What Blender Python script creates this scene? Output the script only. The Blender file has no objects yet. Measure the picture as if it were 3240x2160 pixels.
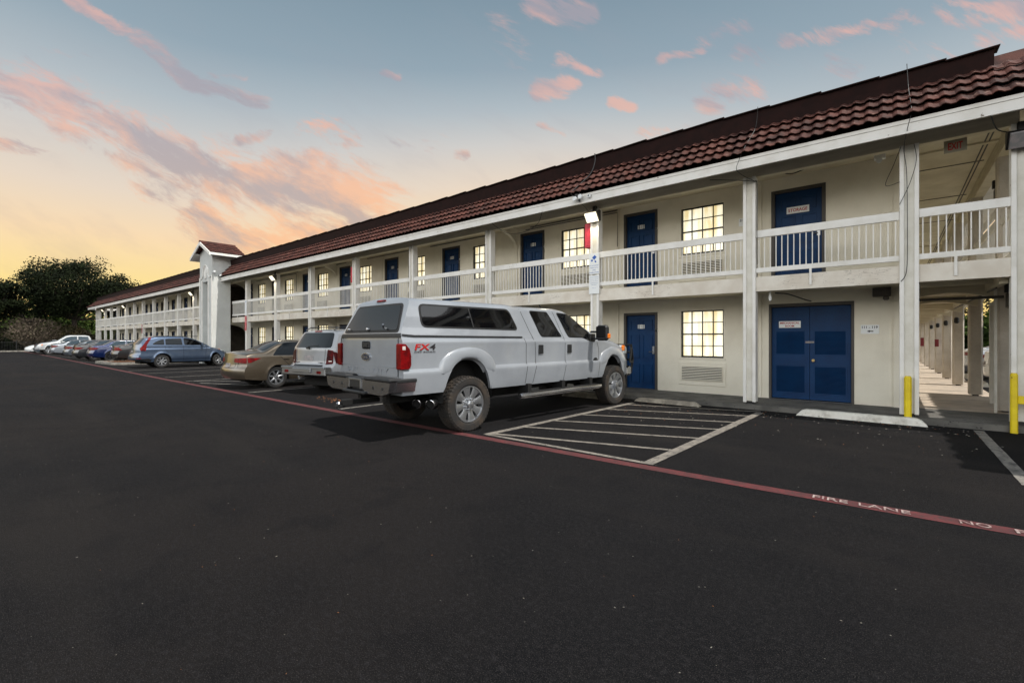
import bpy, math, random
from mathutils import Vector, Matrix
from mathutils.bvhtree import BVHTree
R=math.radians
D=bpy.data
C=bpy.context.scene.collection
scene=bpy.context.scene
# ---------------------------------------------------------------- camera
YAW=R(39.5)
cam=D.cameras.new('camera'); camo=D.objects.new('camera',cam); C.objects.link(camo)
camo.location=(0,0,1.5); camo.rotation_euler=(R(90),0,YAW)
cam.sensor_width=36; cam.lens=36*1460/3240; cam.shift_y=-7/3240
cam.clip_start=.1; cam.clip_end=3000
scene.camera=camo
scene.view_settings.view_transform='Standard'; scene.view_settings.look='None'
scene.view_settings.exposure=0; scene.view_settings.gamma=1
try: scene.view_settings.use_curve_mapping=False
except Exception: pass
scene.cycles.max_bounces=6
# ---------------------------------------------------------------- sky
def lin(c):
    return tuple(((v/255)/12.92 if v/255<=.04045 else ((v/255+.055)/1.055)**2.4) for v in c)
w=D.worlds.new('World'); scene.world=w; w.use_nodes=True
nt=w.node_tree; nt.nodes.clear()
def node(t,tree=None,**k):
    n=(tree or nt).nodes.new(t)
    for a,b in k.items(): setattr(n,a,b)
    return n
def put(sock,v,tree):
    if hasattr(v,'is_linked') or hasattr(v,'links'): tree.links.new(v,sock)
    else: sock.default_value=v
def M(op,a,b=0.,c=None,tree=None,clamp=False):
    t=tree or nt; n=t.nodes.new('ShaderNodeMath'); n.operation=op; n.use_clamp=clamp
    put(n.inputs[0],a,t); put(n.inputs[1],b,t)
    if c is not None: put(n.inputs[2],c,t)
    return n.outputs[0]
def VM(op,a,b=None,tree=None):
    t=tree or nt; n=t.nodes.new('ShaderNodeVectorMath'); n.operation=op
    put(n.inputs[0],a,t)
    if b is not None: put(n.inputs[1],b,t)
    return n.outputs['Value'] if op in('DOT_PRODUCT','LENGTH') else n.outputs[0]
def SS(x,a,b,tree=None):
    t=tree or nt; n=t.nodes.new('ShaderNodeMapRange'); n.interpolation_type='SMOOTHSTEP'
    put(n.inputs[0],x,t); n.inputs[1].default_value=a; n.inputs[2].default_value=b
    return n.outputs[0]
def MIX(f,a,b,tree=None,blend='MIX'):
    t=tree or nt; n=t.nodes.new('ShaderNodeMix'); n.data_type='RGBA'; n.blend_type=blend
    put(n.inputs[0],f,t); put(n.inputs[6],a if not isinstance(a,tuple) else (*a[:3],1),t); put(n.inputs[7],b if not isinstance(b,tuple) else (*b[:3],1),t)
    return n.outputs[2]
def RAMP(x,stops,tree=None):
    t=tree or nt; n=t.nodes.new('ShaderNodeValToRGB'); put(n.inputs[0],x,t)
    e=n.color_ramp.elements
    while len(e)<len(stops): e.new(.5)
    for q,(p,c) in zip(e,stops): q.position=p; q.color=(*c,1)
    return n.outputs[0]
tc=node('ShaderNodeTexCoord'); d=tc.outputs['Generated']
s_,c_=math.sin(YAW),math.cos(YAW)
dF=VM('DOT_PRODUCT',d,(-s_,c_,0)); dR=VM('DOT_PRODUCT',d,(c_,s_,0))
dz=VM('DOT_PRODUCT',d,(0,0,1))
dFq=M('MAXIMUM',dF,.08); Uq=M('DIVIDE',dR,dFq)
gl=M('MULTIPLY',SS(M('ABSOLUTE',M('SUBTRACT',Uq,.08)),.85,.0),SS(dz,.68,.28))
dze=M('SUBTRACT',dz,M('MULTIPLY',gl,.085))
base=RAMP(dze,[(0,lin((252,216,120))),(.087,lin((254,226,150))),(.17,lin((250,221,180))),(.24,lin((232,216,198))),(.32,lin((208,206,203))),(.39,lin((178,189,196))),(.47,lin((148,167,180))),(.62,lin((122,145,161))),(1,lin((104,130,152)))])
# clouds: streaks of lit cirrus laid out on the sky in fixed compass directions west of north
dFc=M('MAXIMUM',dF,.08)
U=M('DIVIDE',dR,dFc); V=M('DIVIDE',dz,dFc)
comb=node('ShaderNodeCombineXYZ'); nt.links.new(U,comb.inputs[0]); nt.links.new(V,comb.inputs[1])
uv=comb.outputs[0]
wn=node('ShaderNodeTexNoise'); wn.inputs['Scale'].default_value=2.6; wn.inputs['Detail'].default_value=5; nt.links.new(uv,wn.inputs['Vector'])
woff=VM('SCALE',VM('SUBTRACT',wn.outputs['Color'],(.5,.5,.5))); woff.node.inputs['Scale'].default_value=.11
uvw=VM('ADD',uv,woff)
mp=node('ShaderNodeMapping'); mp.inputs['Rotation'].default_value=(0,0,R(27)); mp.inputs['Scale'].default_value=(1.,1,1); nt.links.new(uvw,mp.inputs[0])
mp2=node('ShaderNodeMapping'); mp2.inputs['Scale'].default_value=(3.2,11,1); nt.links.new(mp.outputs[0],mp2.inputs[0])
n1=node('ShaderNodeTexNoise'); n1.inputs['Scale'].default_value=1.7; n1.inputs['Detail'].default_value=9; n1.inputs['Roughness'].default_value=.7; n1.inputs['Distortion'].default_value=.5
nt.links.new(mp2.outputs[0],n1.inputs['Vector'])
n2=node('ShaderNodeTexNoise'); n2.inputs['Scale'].default_value=.9; n2.inputs['Detail'].default_value=7; n2.inputs['Roughness'].default_value=.6; nt.links.new(mp2.outputs[0],n2.inputs['Vector'])
def seg(x0,y0,x1,y1,wd,st):
    k=lambda X,Y:((X*1.3776-1620)/1460,(1073-Y*1.3776)/1460)
    a=k(x0,y0); b=k(x1,y1); wd=wd*1.3776/1460
    ab=(b[0]-a[0],b[1]-a[1]); L2=max(ab[0]**2+ab[1]**2,1e-9)
    pa=VM('SUBTRACT',uvw,(a[0],a[1],0))
    h=M('DIVIDE',VM('DOT_PRODUCT',pa,(ab[0],ab[1],0)),L2,clamp=True)
    sc=VM('SCALE',(ab[0],ab[1],0)); nt.links.new(h,sc.node.inputs['Scale'])
    dist=VM('LENGTH',VM('MULTIPLY',VM('SUBTRACT',pa,sc),(1,1,0)))
    return M('MULTIPLY',SS(dist,wd*1.8,0.),st)
SEGS=[(1150,60,1200,110,40,.5),(1600,90,1700,60,30,.55),(2050,40,2120,70,36,.55),(2100,120,2200,150,40,.4),(700,300,800,330,36,.7),(330,430,460,470,40,.6),(120,120,260,150,30,.35),(900,330,1000,350,30,.5),(20,235,260,250,34,.6),(170,-20,330,95,20,.8),(330,95,440,195,26,.9),(440,195,600,250,20,.7),(-30,170,230,300,64,.95),(230,300,480,400,62,1.),(480,400,820,440,74,1.),
(600,420,860,490,74,1.05),(460,490,560,560,55,1.),(560,560,760,520,60,.9),(620,375,720,385,38,1.),(-20,330,90,350,18,.7),(1235,15,1335,35,30,.95),(1250,200,1310,195,26,.95),
(1290,135,1370,165,18,.85),(1405,238,1445,246,14,1.1),(870,172,905,178,12,.95),(1510,130,1590,122,14,.85),(1620,228,1720,215,40,.95),(1690,120,1790,150,32,.6),(1800,90,2000,50,26,.75),
(1930,130,1960,150,40,.55),(2190,45,2340,30,38,.7),(2250,95,2360,80,30,.8),(1040,368,1060,371,12,.9),(1480,305,1560,300,20,.6),(550,318,610,312,16,.9),(1240,290,1300,312,12,.6),(480,180,560,190,10,.6)]
mask=None
for q in SEGS:
    m=seg(*q); mask=m if mask is None else M('MAXIMUM',mask,m)
n3=node('ShaderNodeTexNoise'); n3.inputs['Scale'].default_value=5.; n3.inputs['Detail'].default_value=6; n3.inputs['Roughness'].default_value=.65; nt.links.new(mp2.outputs[0],n3.inputs['Vector'])
nn=M('ADD',M('MULTIPLY',M('SUBTRACT',n1.outputs[0],.5),2.9),M('MULTIPLY',M('SUBTRACT',n3.outputs[0],.5),1.0))
dens=M('ADD',nn,M('MULTIPLY',M('SUBTRACT',mask,.5),.95))
dens=M('MULTIPLY',SS(dens,-.22,.5),SS(mask,.02,.5))
veil=M('MULTIPLY',SS(n2.outputs[0],.45,.75),.3)
dens=M('MAXIMUM',dens,M('MULTIPLY',veil,SS(V,.95,.15)))
dens=M('MULTIPLY',dens,SS(dF,.1,.3))
ccol=MIX(SS(n2.outputs[0],.4,.62),lin((232,182,170)),lin((170,162,172)))
ccol=MIX(SS(V,.25,.6),MIX(SS(n2.outputs[0],.42,.6),lin((254,190,146)),lin((176,160,162))),ccol)
sky=MIX(M('MULTIPLY',dens,.72),base,ccol)
# unseen sky behind the viewer, brightened low down to light the shaded front
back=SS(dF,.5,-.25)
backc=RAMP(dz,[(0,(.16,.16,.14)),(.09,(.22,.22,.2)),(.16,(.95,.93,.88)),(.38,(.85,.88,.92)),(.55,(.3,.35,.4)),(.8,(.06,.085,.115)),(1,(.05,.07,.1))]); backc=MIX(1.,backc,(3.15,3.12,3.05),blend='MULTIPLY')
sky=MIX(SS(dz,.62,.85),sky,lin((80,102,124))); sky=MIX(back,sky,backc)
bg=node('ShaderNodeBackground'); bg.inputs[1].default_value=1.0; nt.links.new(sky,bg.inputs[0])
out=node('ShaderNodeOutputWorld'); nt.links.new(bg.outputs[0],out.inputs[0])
# ---------------------------------------------------------------- sun
sd=Vector((.58,.035,1)).normalized()
sun=D.lights.new('sun','SUN'); sun.energy=4.4; sun.angle=R(.6); sun.color=(1,.955,.88)
so=D.objects.new('sun',sun); C.objects.link(so); so.location=(30,0,50)
so.rotation_euler=(-sd).to_track_quat('-Z','Y').to_euler()
# ---------------------------------------------------------------- materials
def mat(name,c,rough=.6,metal=0.,c2=None,scale=3.,detail=6,lo=.35,hi=.65,bump=0.,bscale=60.,coat=0.,spec=.5,vec='Object',stretch=None,spot=None,extra=None):
    m=D.materials.new(name); m.use_nodes=True; t=m.node_tree; b=t.nodes['Principled BSDF']
    b.inputs['Roughness'].default_value=rough; b.inputs['Metallic'].default_value=metal
    b.inputs['Coat Weight'].default_value=coat; b.inputs['Coat Roughness'].default_value=.04
    b.inputs['Specular IOR Level'].default_value=spec
    co=lin(c); tcn=t.nodes.new('ShaderNodeTexCoord'); v=tcn.outputs[vec]
    if stretch:
        mpn=t.nodes.new('ShaderNodeMapping'); mpn.inputs['Scale'].default_value=stretch; t.links.new(v,mpn.inputs[0]); v=mpn.outputs[0]
    col=(*co,1)
    if c2:
        n=t.nodes.new('ShaderNodeTexNoise'); n.inputs['Scale'].default_value=scale; n.inputs['Detail'].default_value=detail; n.inputs['Roughness'].default_value=.6
        t.links.new(v,n.inputs['Vector'])
        col=MIX(SS(n.outputs[0],lo,hi,t),co,lin(c2),t)
    if spot:   # (colour, scale, threshold)
        n=t.nodes.new('ShaderNodeTexNoise'); n.inputs['Scale'].default_value=spot[1]; n.inputs['Detail'].default_value=3
        t.links.new(v,n.inputs['Vector'])
        col=MIX(SS(n.outputs[0],spot[2],spot[2]+.05,t),col if not isinstance(col,tuple) else col,lin(spot[0]),t)
    if extra: col=extra(t,v,col)
    put(b.inputs['Base Color'],col,t)
    if bump:
        n=t.nodes.new('ShaderNodeTexNoise'); n.inputs['Scale'].default_value=bscale; n.inputs['Detail'].default_value=4
        t.links.new(v,n.inputs['Vector'])
        bn=t.nodes.new('ShaderNodeBump'); bn.inputs['Strength'].default_value=bump; bn.inputs['Distance'].default_value=.02
        t.links.new(n.outputs[0],bn.inputs['Height']); t.links.new(bn.outputs[0],b.inputs['Normal'])
    return m
def cracks(col,scale,stretch,width=.02,amt=.7):
    def f(t,v,c):
        mpn=t.nodes.new('ShaderNodeMapping'); mpn.inputs['Scale'].default_value=stretch; t.links.new(v,mpn.inputs[0])
        n0=t.nodes.new('ShaderNodeTexNoise'); n0.inputs['Scale'].default_value=3; t.links.new(mpn.outputs[0],n0.inputs['Vector'])
        vv=VM('ADD',mpn.outputs[0],n0.outputs['Color'],t)
        n=t.nodes.new('ShaderNodeTexVoronoi'); n.feature='DISTANCE_TO_EDGE'; n.inputs['Scale'].default_value=scale; t.links.new(vv,n.inputs['Vector'])
        n3=t.nodes.new('ShaderNodeTexNoise'); n3.inputs['Scale'].default_value=1.3; t.links.new(v,n3.inputs['Vector'])
        k=M('MULTIPLY',M('MULTIPLY',SS(n.outputs[0],width,0.,t),SS(n3.outputs[0],.5,.62,t),tree=t),amt,tree=t)
        return MIX(k,c,lin(col),t)
    return f
def emis(name,c,st):
    m=D.materials.new(name); m.use_nodes=True; t=m.node_tree; b=t.nodes['Principled BSDF']
    b.inputs['Base Color'].default_value=(*lin(c),1); b.inputs['Emission Color'].default_value=(*lin(c),1); b.inputs['Emission Strength'].default_value=st
    return m
K={}
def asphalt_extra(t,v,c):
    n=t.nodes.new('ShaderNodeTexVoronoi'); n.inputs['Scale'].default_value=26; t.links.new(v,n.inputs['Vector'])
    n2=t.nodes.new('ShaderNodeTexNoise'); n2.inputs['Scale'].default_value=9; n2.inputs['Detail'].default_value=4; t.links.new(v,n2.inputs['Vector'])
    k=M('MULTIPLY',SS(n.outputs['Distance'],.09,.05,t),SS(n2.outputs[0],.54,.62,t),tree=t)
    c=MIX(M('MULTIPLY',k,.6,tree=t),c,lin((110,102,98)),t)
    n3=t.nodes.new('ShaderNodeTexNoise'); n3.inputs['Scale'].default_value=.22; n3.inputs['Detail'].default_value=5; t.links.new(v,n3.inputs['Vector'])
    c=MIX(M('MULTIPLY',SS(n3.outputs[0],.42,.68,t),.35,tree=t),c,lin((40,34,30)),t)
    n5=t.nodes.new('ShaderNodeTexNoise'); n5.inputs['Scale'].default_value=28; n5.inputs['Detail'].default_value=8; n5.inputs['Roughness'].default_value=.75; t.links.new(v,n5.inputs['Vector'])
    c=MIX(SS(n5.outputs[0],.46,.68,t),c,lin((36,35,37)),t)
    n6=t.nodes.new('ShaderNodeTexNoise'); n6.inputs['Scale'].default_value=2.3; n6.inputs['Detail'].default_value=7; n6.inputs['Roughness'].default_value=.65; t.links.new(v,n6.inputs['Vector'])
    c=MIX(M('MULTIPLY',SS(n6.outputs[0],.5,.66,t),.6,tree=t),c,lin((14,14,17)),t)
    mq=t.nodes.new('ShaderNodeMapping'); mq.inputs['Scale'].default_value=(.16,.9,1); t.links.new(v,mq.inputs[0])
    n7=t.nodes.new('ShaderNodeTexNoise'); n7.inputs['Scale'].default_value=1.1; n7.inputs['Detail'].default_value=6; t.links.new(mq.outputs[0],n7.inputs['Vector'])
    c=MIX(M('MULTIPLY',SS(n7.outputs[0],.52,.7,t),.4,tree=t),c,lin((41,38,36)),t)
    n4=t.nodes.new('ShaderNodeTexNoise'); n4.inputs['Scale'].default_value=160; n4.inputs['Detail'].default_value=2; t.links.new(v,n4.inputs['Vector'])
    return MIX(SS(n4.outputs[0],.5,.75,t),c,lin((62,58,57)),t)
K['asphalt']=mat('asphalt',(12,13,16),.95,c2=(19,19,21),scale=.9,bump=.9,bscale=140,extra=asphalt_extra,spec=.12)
K['grass']=mat('grass_soil',(46,58,26),.95,c2=(66,58,40),scale=.5)
K['mulch']=mat('mulch',(112,76,50),.95,c2=(70,46,32),scale=9,bump=1,bscale=30)
K['walk']=mat('walk_concrete',(104,101,96),.85,c2=(78,76,72),scale=2.2,bump=.25,spot=((50,48,46),14,.64))
K['walk2']=mat('pale_concrete',(188,172,154),.85,c2=(164,152,138),scale=2.2,bump=.2)
K['kerb']=mat('kerb_concrete',(150,145,136),.85,c2=(110,106,100),scale=6,bump=.3)
K['stop']=mat('stop_paint',(222,218,208),.7,c2=(176,170,158),scale=5,lo=.45,hi=.75,bump=.5,bscale=25,spot=((120,112,102),16,.66))
K['stopw']=mat('worn_stop',(176,166,150),.8,c2=(134,126,114),scale=6,bump=.5,bscale=25)
K['line']=mat('line_paint',(132,125,116),.8,c2=(100,95,89),scale=7,lo=.4,hi=.66,spot=((46,44,44),30,.6))
K['line2']=mat('faded_line_paint',(128,123,116),.8,c2=(72,70,68),scale=6,lo=.45,hi=.68,spot=((50,48,48),22,.6))
K['red']=mat('red_paint',(96,38,40),.85,c2=(74,34,36),scale=5,spot=((60,38,38),34,.57))
K['stencil']=mat('stencil_paint',(172,156,150),.85,c2=(132,100,98),scale=25)
K['wall']=mat('stucco',(230,224,208),.9,c2=(215,208,191),scale=1.1,bump=.35,bscale=70,lo=.3,hi=.75)
K['stucco2']=mat('tower_stucco',(206,207,204),.9,c2=(194,195,192),scale=1.1,bump=.35,bscale=70)
K['white']=mat('white_trim_paint',(230,227,222),.55,c2=(214,210,202),scale=2.5,lo=.4,hi=.75,spot=((120,108,94),13,.72))
K['beam']=mat('weathered_beam_paint',(222,215,203),.6,c2=(206,196,182),scale=2,extra=cracks((92,76,62),2.2,(1,1,5),.02,.75))
K['cream']=mat('cream_soffit',(212,203,180),.7,c2=(196,186,162),scale=1.6,stretch=(1,1,6))
K['post']=mat('post_paint',(218,214,204),.6,c2=(204,199,186),scale=3,bump=.15,bscale=40)
K['column']=mat('textured_column',(206,197,184),.75,c2=(190,180,166),scale=2,bump=.6,bscale=26)
K['tile']=mat('roof_tile',(90,54,46),.75,spec=.25,c2=(56,35,31),scale=3.3,lo=.34,hi=.66,bump=.2,spot=((112,84,74),9,.64))
K['darkroof']=mat('dark_parapet',(38,18,15),.8,c2=(30,14,12),scale=6,spec=.2)
K['blue']=mat('door_blue',(2,52,96),.5,c2=(2,45,86),scale=3,spec=.25)
K['frame']=mat('frame_brown',(70,66,62),.6)
K['black']=mat('black_metal',(20,19,19),.45)
K['rubber']=mat('black_rubber',(24,24,25),.6)
K['brown']=mat('shade_brown_wall',(74,66,56),.9,c2=(60,53,45),scale=3)  # shade inside the vestibule put into the wall colour
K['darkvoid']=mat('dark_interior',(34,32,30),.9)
K['chrome']=mat('chrome',(214,214,218),.22,1.)
K['satin']=mat('satin_metal',(170,172,176),.32,1.)
K['yellow']=mat('yellow_paint',(232,206,20),.5,c2=(214,186,18),scale=4,spot=((120,104,40),18,.68))
K['sign']=mat('sign_white',(228,230,230),.5)
K['signtext']=mat('sign_black',(26,26,30),.6)
K['redtext']=mat('sign_red',(170,24,24),.6)
K['bluetext']=mat('sign_blue',(28,84,170),.6)
K['redbox2']=mat('dull_red_cabinet',(110,24,32),.6)
K['redbox']=mat('red_cabinet',(206,52,70),.5,c2=(180,40,58),scale=9)
K['plate']=mat('plate_pale',(128,127,128),.6,spec=.2,c2=(150,142,142),scale=9)
K['bark']=mat('bark',(52,44,38),.95,c2=(34,28,24),scale=4,bump=.8,bscale=20)
K['leaf']=mat('dark_leaf',(27,36,13),.85,spec=.2,c2=(13,19,7),scale=.9,lo=.4,hi=.62)
K['leaf2']=mat('mid_leaf',(78,98,42),.85,spec=.2,c2=(26,38,15),scale=.9)
K['leaf3']=mat('dull_leaf',(78,68,44),.85,spec=.2,c2=(48,48,28),scale=.9)
K['twig']=mat('twig',(104,90,80),.9,c2=(74,68,50),scale=3)
K['iron']=mat('iron',(16,16,17),.5)
K['glass']=mat('car_glass',(9,10,12),.04,coat=.0,spec=.5)
K['glass_l']=mat('pale_glass',(52,64,72),.05,coat=.2,spec=.7)
K['winglass']=mat('window_glass',(22,26,30),.08,spec=.8)
K['tailred']=mat('tail_red',(124,5,8),.32,spec=.18,coat=.05,c2=(80,3,5),scale=8)
K['taildark']=mat('tail_dark',(78,4,7),.4,spec=.12,c2=(38,3,5),scale=9)
K['tailclear']=mat('tail_clear',(205,196,190),.12,coat=1.)
K['amber']=mat('amber',(230,120,20),.2,coat=.6)
K['lens']=mat('head_lens',(200,205,205),.1,coat=1.)
K['tyre']=mat('tyre',(34,32,31),.85,c2=(62,52,42),scale=5,lo=.4,hi=.75)
K['tyre2']=mat('car_tyre',(26,26,27),.8,c2=(40,38,36),scale=5)
K['alloy']=mat('alloy',(176,178,182),.28,.85)
K['under']=mat('underbody',(10,10,10),.9)
K['plastic']=mat('black_plastic',(22,23,25),.55,c2=(30,31,33),scale=20)
def curtain(name,a,b,st):
    m=D.materials.new(name); m.use_nodes=True; t=m.node_tree; bs=t.nodes['Principled BSDF']
    tcn=t.nodes.new('ShaderNodeTexCoord'); mpn=t.nodes.new('ShaderNodeMapping'); mpn.inputs['Scale'].default_value=(9,1,.7); t.links.new(tcn.outputs['Object'],mpn.inputs[0])
    n=t.nodes.new('ShaderNodeTexNoise'); n.inputs['Scale'].default_value=1; n.inputs['Detail'].default_value=3; t.links.new(mpn.outputs[0],n.inputs['Vector'])
    n2=t.nodes.new('ShaderNodeTexNoise'); n2.inputs['Scale'].default_value=1.3; t.links.new(tcn.outputs['Object'],n2.inputs['Vector'])
    f=M('ADD',M('MULTIPLY',n.outputs[0],.6,tree=t),M('MULTIPLY',n2.outputs[0],.4,tree=t),tree=t)
    c=MIX(SS(f,.37,.57,t),lin(a),lin(b),t)
    bs.inputs['Base Color'].default_value=(*lin(b),1)
    t.links.new(c,bs.inputs['Emission Color']); bs.inputs['Emission Strength'].default_value=st; bs.inputs['Roughness'].default_value=.3
    return m
K['curtain']=curtain('lit_curtain',(222,198,138),(255,249,224),.98)
K['lamp']=emis('lamp_glow',(255,244,214),1.6)
def paint(name,c,c2=None,metal=.0,rough=.38,coat=1.):
    return mat(name,c,rough,metal,c2=c2 or tuple(int(v*.93) for v in c),scale=1.5,coat=coat)
# ---------------------------------------------------------------- mesh helpers
class MB:
    def __init__(s): s.v=[]; s.f=[]; s.m=[]
    def add(s,vs,fs,mi=0):
        o=len(s.v); s.v+= [tuple(q) for q in vs]; s.f+=[tuple(i+o for i in f) for f in fs]; s.m+=[mi]*len(fs); return s
    def box(s,x0,x1,y0,y1,z0,z1,mi=0):
        return s.add([(x0,y0,z0),(x1,y0,z0),(x1,y1,z0),(x0,y1,z0),(x0,y0,z1),(x1,y0,z1),(x1,y1,z1),(x0,y1,z1)],
            [(0,3,2,1),(4,5,6,7),(0,1,5,4),(1,2,6,5),(2,3,7,6),(3,0,4,7)],mi)
    def bbox(s,x0,x1,y0,y1,z0,z1,b=.01,mi=0):   # box with chamfered edges
        X=(x0,x1);Y=(y0,y1);Z=(z0,z1); vs=[]
        idx={}
        for i in(0,1):
            for j in(0,1):
                for k in(0,1):
                    sx=b*(1-2*i);sy=b*(1-2*j);sz=b*(1-2*k)
                    idx[i,j,k]=len(vs); vs+=[(X[i],Y[j]+sy,Z[k]+sz),(X[i]+sx,Y[j],Z[k]+sz),(X[i]+sx,Y[j]+sy,Z[k])]
        g=lambda i,j,k,a: idx[i,j,k]+a
        fs=[]
        for i in(0,1):
            f=[g(i,0,0,0),g(i,1,0,0),g(i,1,1,0),g(i,0,1,0)]; fs.append(f if i else f[::-1])
            f=[g(0,i,0,1),g(0,i,1,1),g(1,i,1,1),g(1,i,0,1)]; fs.append(f if i else f[::-1])
            f=[g(0,0,i,2),g(1,0,i,2),g(1,1,i,2),g(0,1,i,2)]; fs.append(f if i else f[::-1])
        for i in(0,1):
            for j in(0,1):
                fs.append([g(i,j,0,0),g(i,j,1,0),g(i,j,1,1),g(i,j,0,1)])
                fs.append([g(i,0,j,0),g(i,1,j,0),g(i,1,j,2),g(i,0,j,2)])
                fs.append([g(0,i,j,1),g(1,i,j,1),g(1,i,j,2),g(0,i,j,2)])
        for k in idx: fs.append([idx[k],idx[k]+1,idx[k]+2])
        return s.add(vs,fs,mi)
    def prism(s,poly,a,b,axis='y',mi=0):     # closed polygon swept along an axis; poly in the other two axes
        n=len(poly)
        def P(p,t): return {'x':(t,p[0],p[1]),'y':(p[0],t,p[1]),'z':(p[0],p[1],t)}[axis]
        vs=[P(p,a) for p in poly]+[P(p,b) for p in poly]
        fs=[tuple(range(n))[::-1],tuple(range(n,2*n))]+[(i,(i+1)%n,n+(i+1)%n,n+i) for i in range(n)]
        return s.add(vs,fs,mi)
    def tube(s,pts,r,n=8,mi=0,cap=True):
        pts=[Vector(p) for p in pts]; rs=r if isinstance(r,(list,tuple)) else [r]*len(pts); vs=[];fs=[]
        up=Vector((0,0,1)); prev=None
        for i,p in enumerate(pts):
            t=(pts[min(i+1,len(pts)-1)]-pts[max(i-1,0)]).normalized()
            if prev is None:
                a=t.cross(up if abs(t.z)<.9 else Vector((1,0,0))).normalized()
            else: a=(prev-t*prev.dot(t)).normalized()
            prev=a; b=t.cross(a)
            for k in range(n):
                an=2*math.pi*k/n; vs.append(p+(a*math.cos(an)+b*math.sin(an))*rs[i])
        for i in range(len(pts)-1):
            for k in range(n):
                fs.append((i*n+k,i*n+(k+1)%n,(i+1)*n+(k+1)%n,(i+1)*n+k))
        if cap: fs+= [tuple(range(n))[::-1],tuple(range((len(pts)-1)*n,len(pts)*n))]
        return s.add(vs,fs,mi)
    def lathe(s,prof,n=32,axis='x',c=(0,0,0),mi=0,closed=False):   # prof: (along axis, radius)
        vs=[];fs=[]
        for a,r in prof:
            for k in range(n):
                an=2*math.pi*k/n; u,w_=r*math.cos(an),r*math.sin(an)
                p={'x':(a,u,w_),'y':(u,a,w_),'z':(u,w_,a)}[axis]; vs.append((p[0]+c[0],p[1]+c[1],p[2]+c[2]))
        L=len(prof)
        for i in range(L-1 if not closed else L):
            j=(i+1)%L
            for k in range(n): fs.append((i*n+k,i*n+(k+1)%n,j*n+(k+1)%n,j*n+k))
        return s.add(vs,fs,mi)
    def build(s,name,mats,parent=None,smooth=False,world=True,angle=40,**tags):
        me=D.meshes.new(name); me.from_pydata(s.v,[],s.f); me.update()
        if not isinstance(mats,(list,tuple)): mats=[mats]
        for m in mats: me.materials.append(m)
        for p,mi in zip(me.polygons,s.m): p.material_index=mi
        if smooth:
            for p in me.polygons: p.use_smooth=True
            me.set_sharp_from_angle(angle=R(angle))
        o=D.objects.new(name,me); C.objects.link(o)
        if parent is not None:
            o.parent=parent
            if world:
                q=parent; off=Vector((0,0,0))
                while q is not None: off+=q.location; q=q.parent
                o.location=-off
        for k,v in tags.items(): o[k]=v
        return o
def tag(o,label=None,category=None,group=None,kind=None):
    for k,v in dict(label=label,category=category,group=group,kind=kind).items():
        if v: o[k]=v
    return o
def thing(name,loc,label,category,group=None,rz=0.):
    o=D.objects.new(name,None); C.objects.link(o); o.location=loc; o.rotation_euler=(0,0,rz)
    return tag(o,label,category,group)
def recenter(o):   # move a top-level mesh's origin to the base of its geometry
    vs=[v.co for v in o.data.vertices]; x=sum(v.x for v in vs)/len(vs); y=sum(v.y for v in vs)/len(vs); z=min(v.z for v in vs)
    c=Vector((x,y,z)); o.data.transform(Matrix.Translation(-c)); o.location=c; return o
def copy_tree(o,parent=None):
    c=o.copy(); C.objects.link(c)
    if parent is not None: c.parent=parent
    for ch in list(o.children): copy_tree(ch,c)
    return c
_tc={}
def text_geo(body,size,depth=.004,bold=0.):
    """text as mesh geometry in the XY plane, centred"""
    key=(body,size,depth,bold)
    if key in _tc: return _tc[key]
    cu=D.curves.new('txt','FONT'); cu.body=body; cu.size=size; cu.extrude=depth/2; cu.align_x='CENTER'; cu.align_y='CENTER'; cu.offset=bold; cu.resolution_u=3
    o=D.objects.new('txt',cu); C.objects.link(o)
    bpy.context.view_layer.update()
    me=D.meshes.new_from_object(o.evaluated_get(bpy.context.evaluated_depsgraph_get()))
    vs=[tuple(v.co) for v in me.vertices]; fs=[tuple(p.vertices) for p in me.polygons]
    D.objects.remove(o); D.curves.remove(cu); D.meshes.remove(me)
    _tc[key]=(vs,fs); return vs,fs
def text_fit(mb,body,cx,cz,w_,h,y,mi=0,depth=.003,bold=0.,frame=None):
    vs,fs=text_geo(body,1.,depth,bold); xs=[v[0] for v in vs]; ys=[v[1] for v in vs]
    x0,x1,y0,y1=min(xs),max(xs),min(ys),max(ys); fr=frame or (lambda a,b_,c:(a,y-c,b_))
    mb.add([fr(cx+((v[0]-x0)/(x1-x0)-.5)*w_,cz+((v[1]-y0)/(y1-y0)-.5)*h,v[2]) for v in vs],fs,mi)
def text_on(mb,body,size,at,xdir,ydir,mi=0,depth=.004,bold=0.,sx=1.):
    vs,fs=text_geo(body,size,depth,bold); at=Vector(at);xd=Vector(xdir).normalized();yd=Vector(ydir).normalized();nd=xd.cross(yd)
    mb.add([at+xd*v[0]*sx+yd*v[1]+nd*v[2] for v in vs],fs,mi)
# ================================================================ ground
def sheet(name,x0,x1,y0,y1,z,m,nx=1,ny=1):
    b=MB(); vs=[(x0+(x1-x0)*i/nx,y0+(y1-y0)*j/ny,z) for j in range(ny+1) for i in range(nx+1)]
    b.add(vs,[(j*(nx+1)+i,j*(nx+1)+i+1,(j+1)*(nx+1)+i+1,(j+1)*(nx+1)+i) for j in range(ny) for i in range(nx)])
    return b.build(name,m,kind='structure')
sheet('ground',-900,700,-500,1100,-.03,K['grass'])
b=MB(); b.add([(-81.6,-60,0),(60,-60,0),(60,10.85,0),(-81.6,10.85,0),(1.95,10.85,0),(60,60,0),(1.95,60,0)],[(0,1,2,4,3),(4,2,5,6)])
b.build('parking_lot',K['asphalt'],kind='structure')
b=MB(); b.box(-76,1.95,10.85,12.55,-.02,.1,0); 
b.build('walkway',K['walk'],kind='structure')
b=MB()
yy=12.55
k=0
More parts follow.
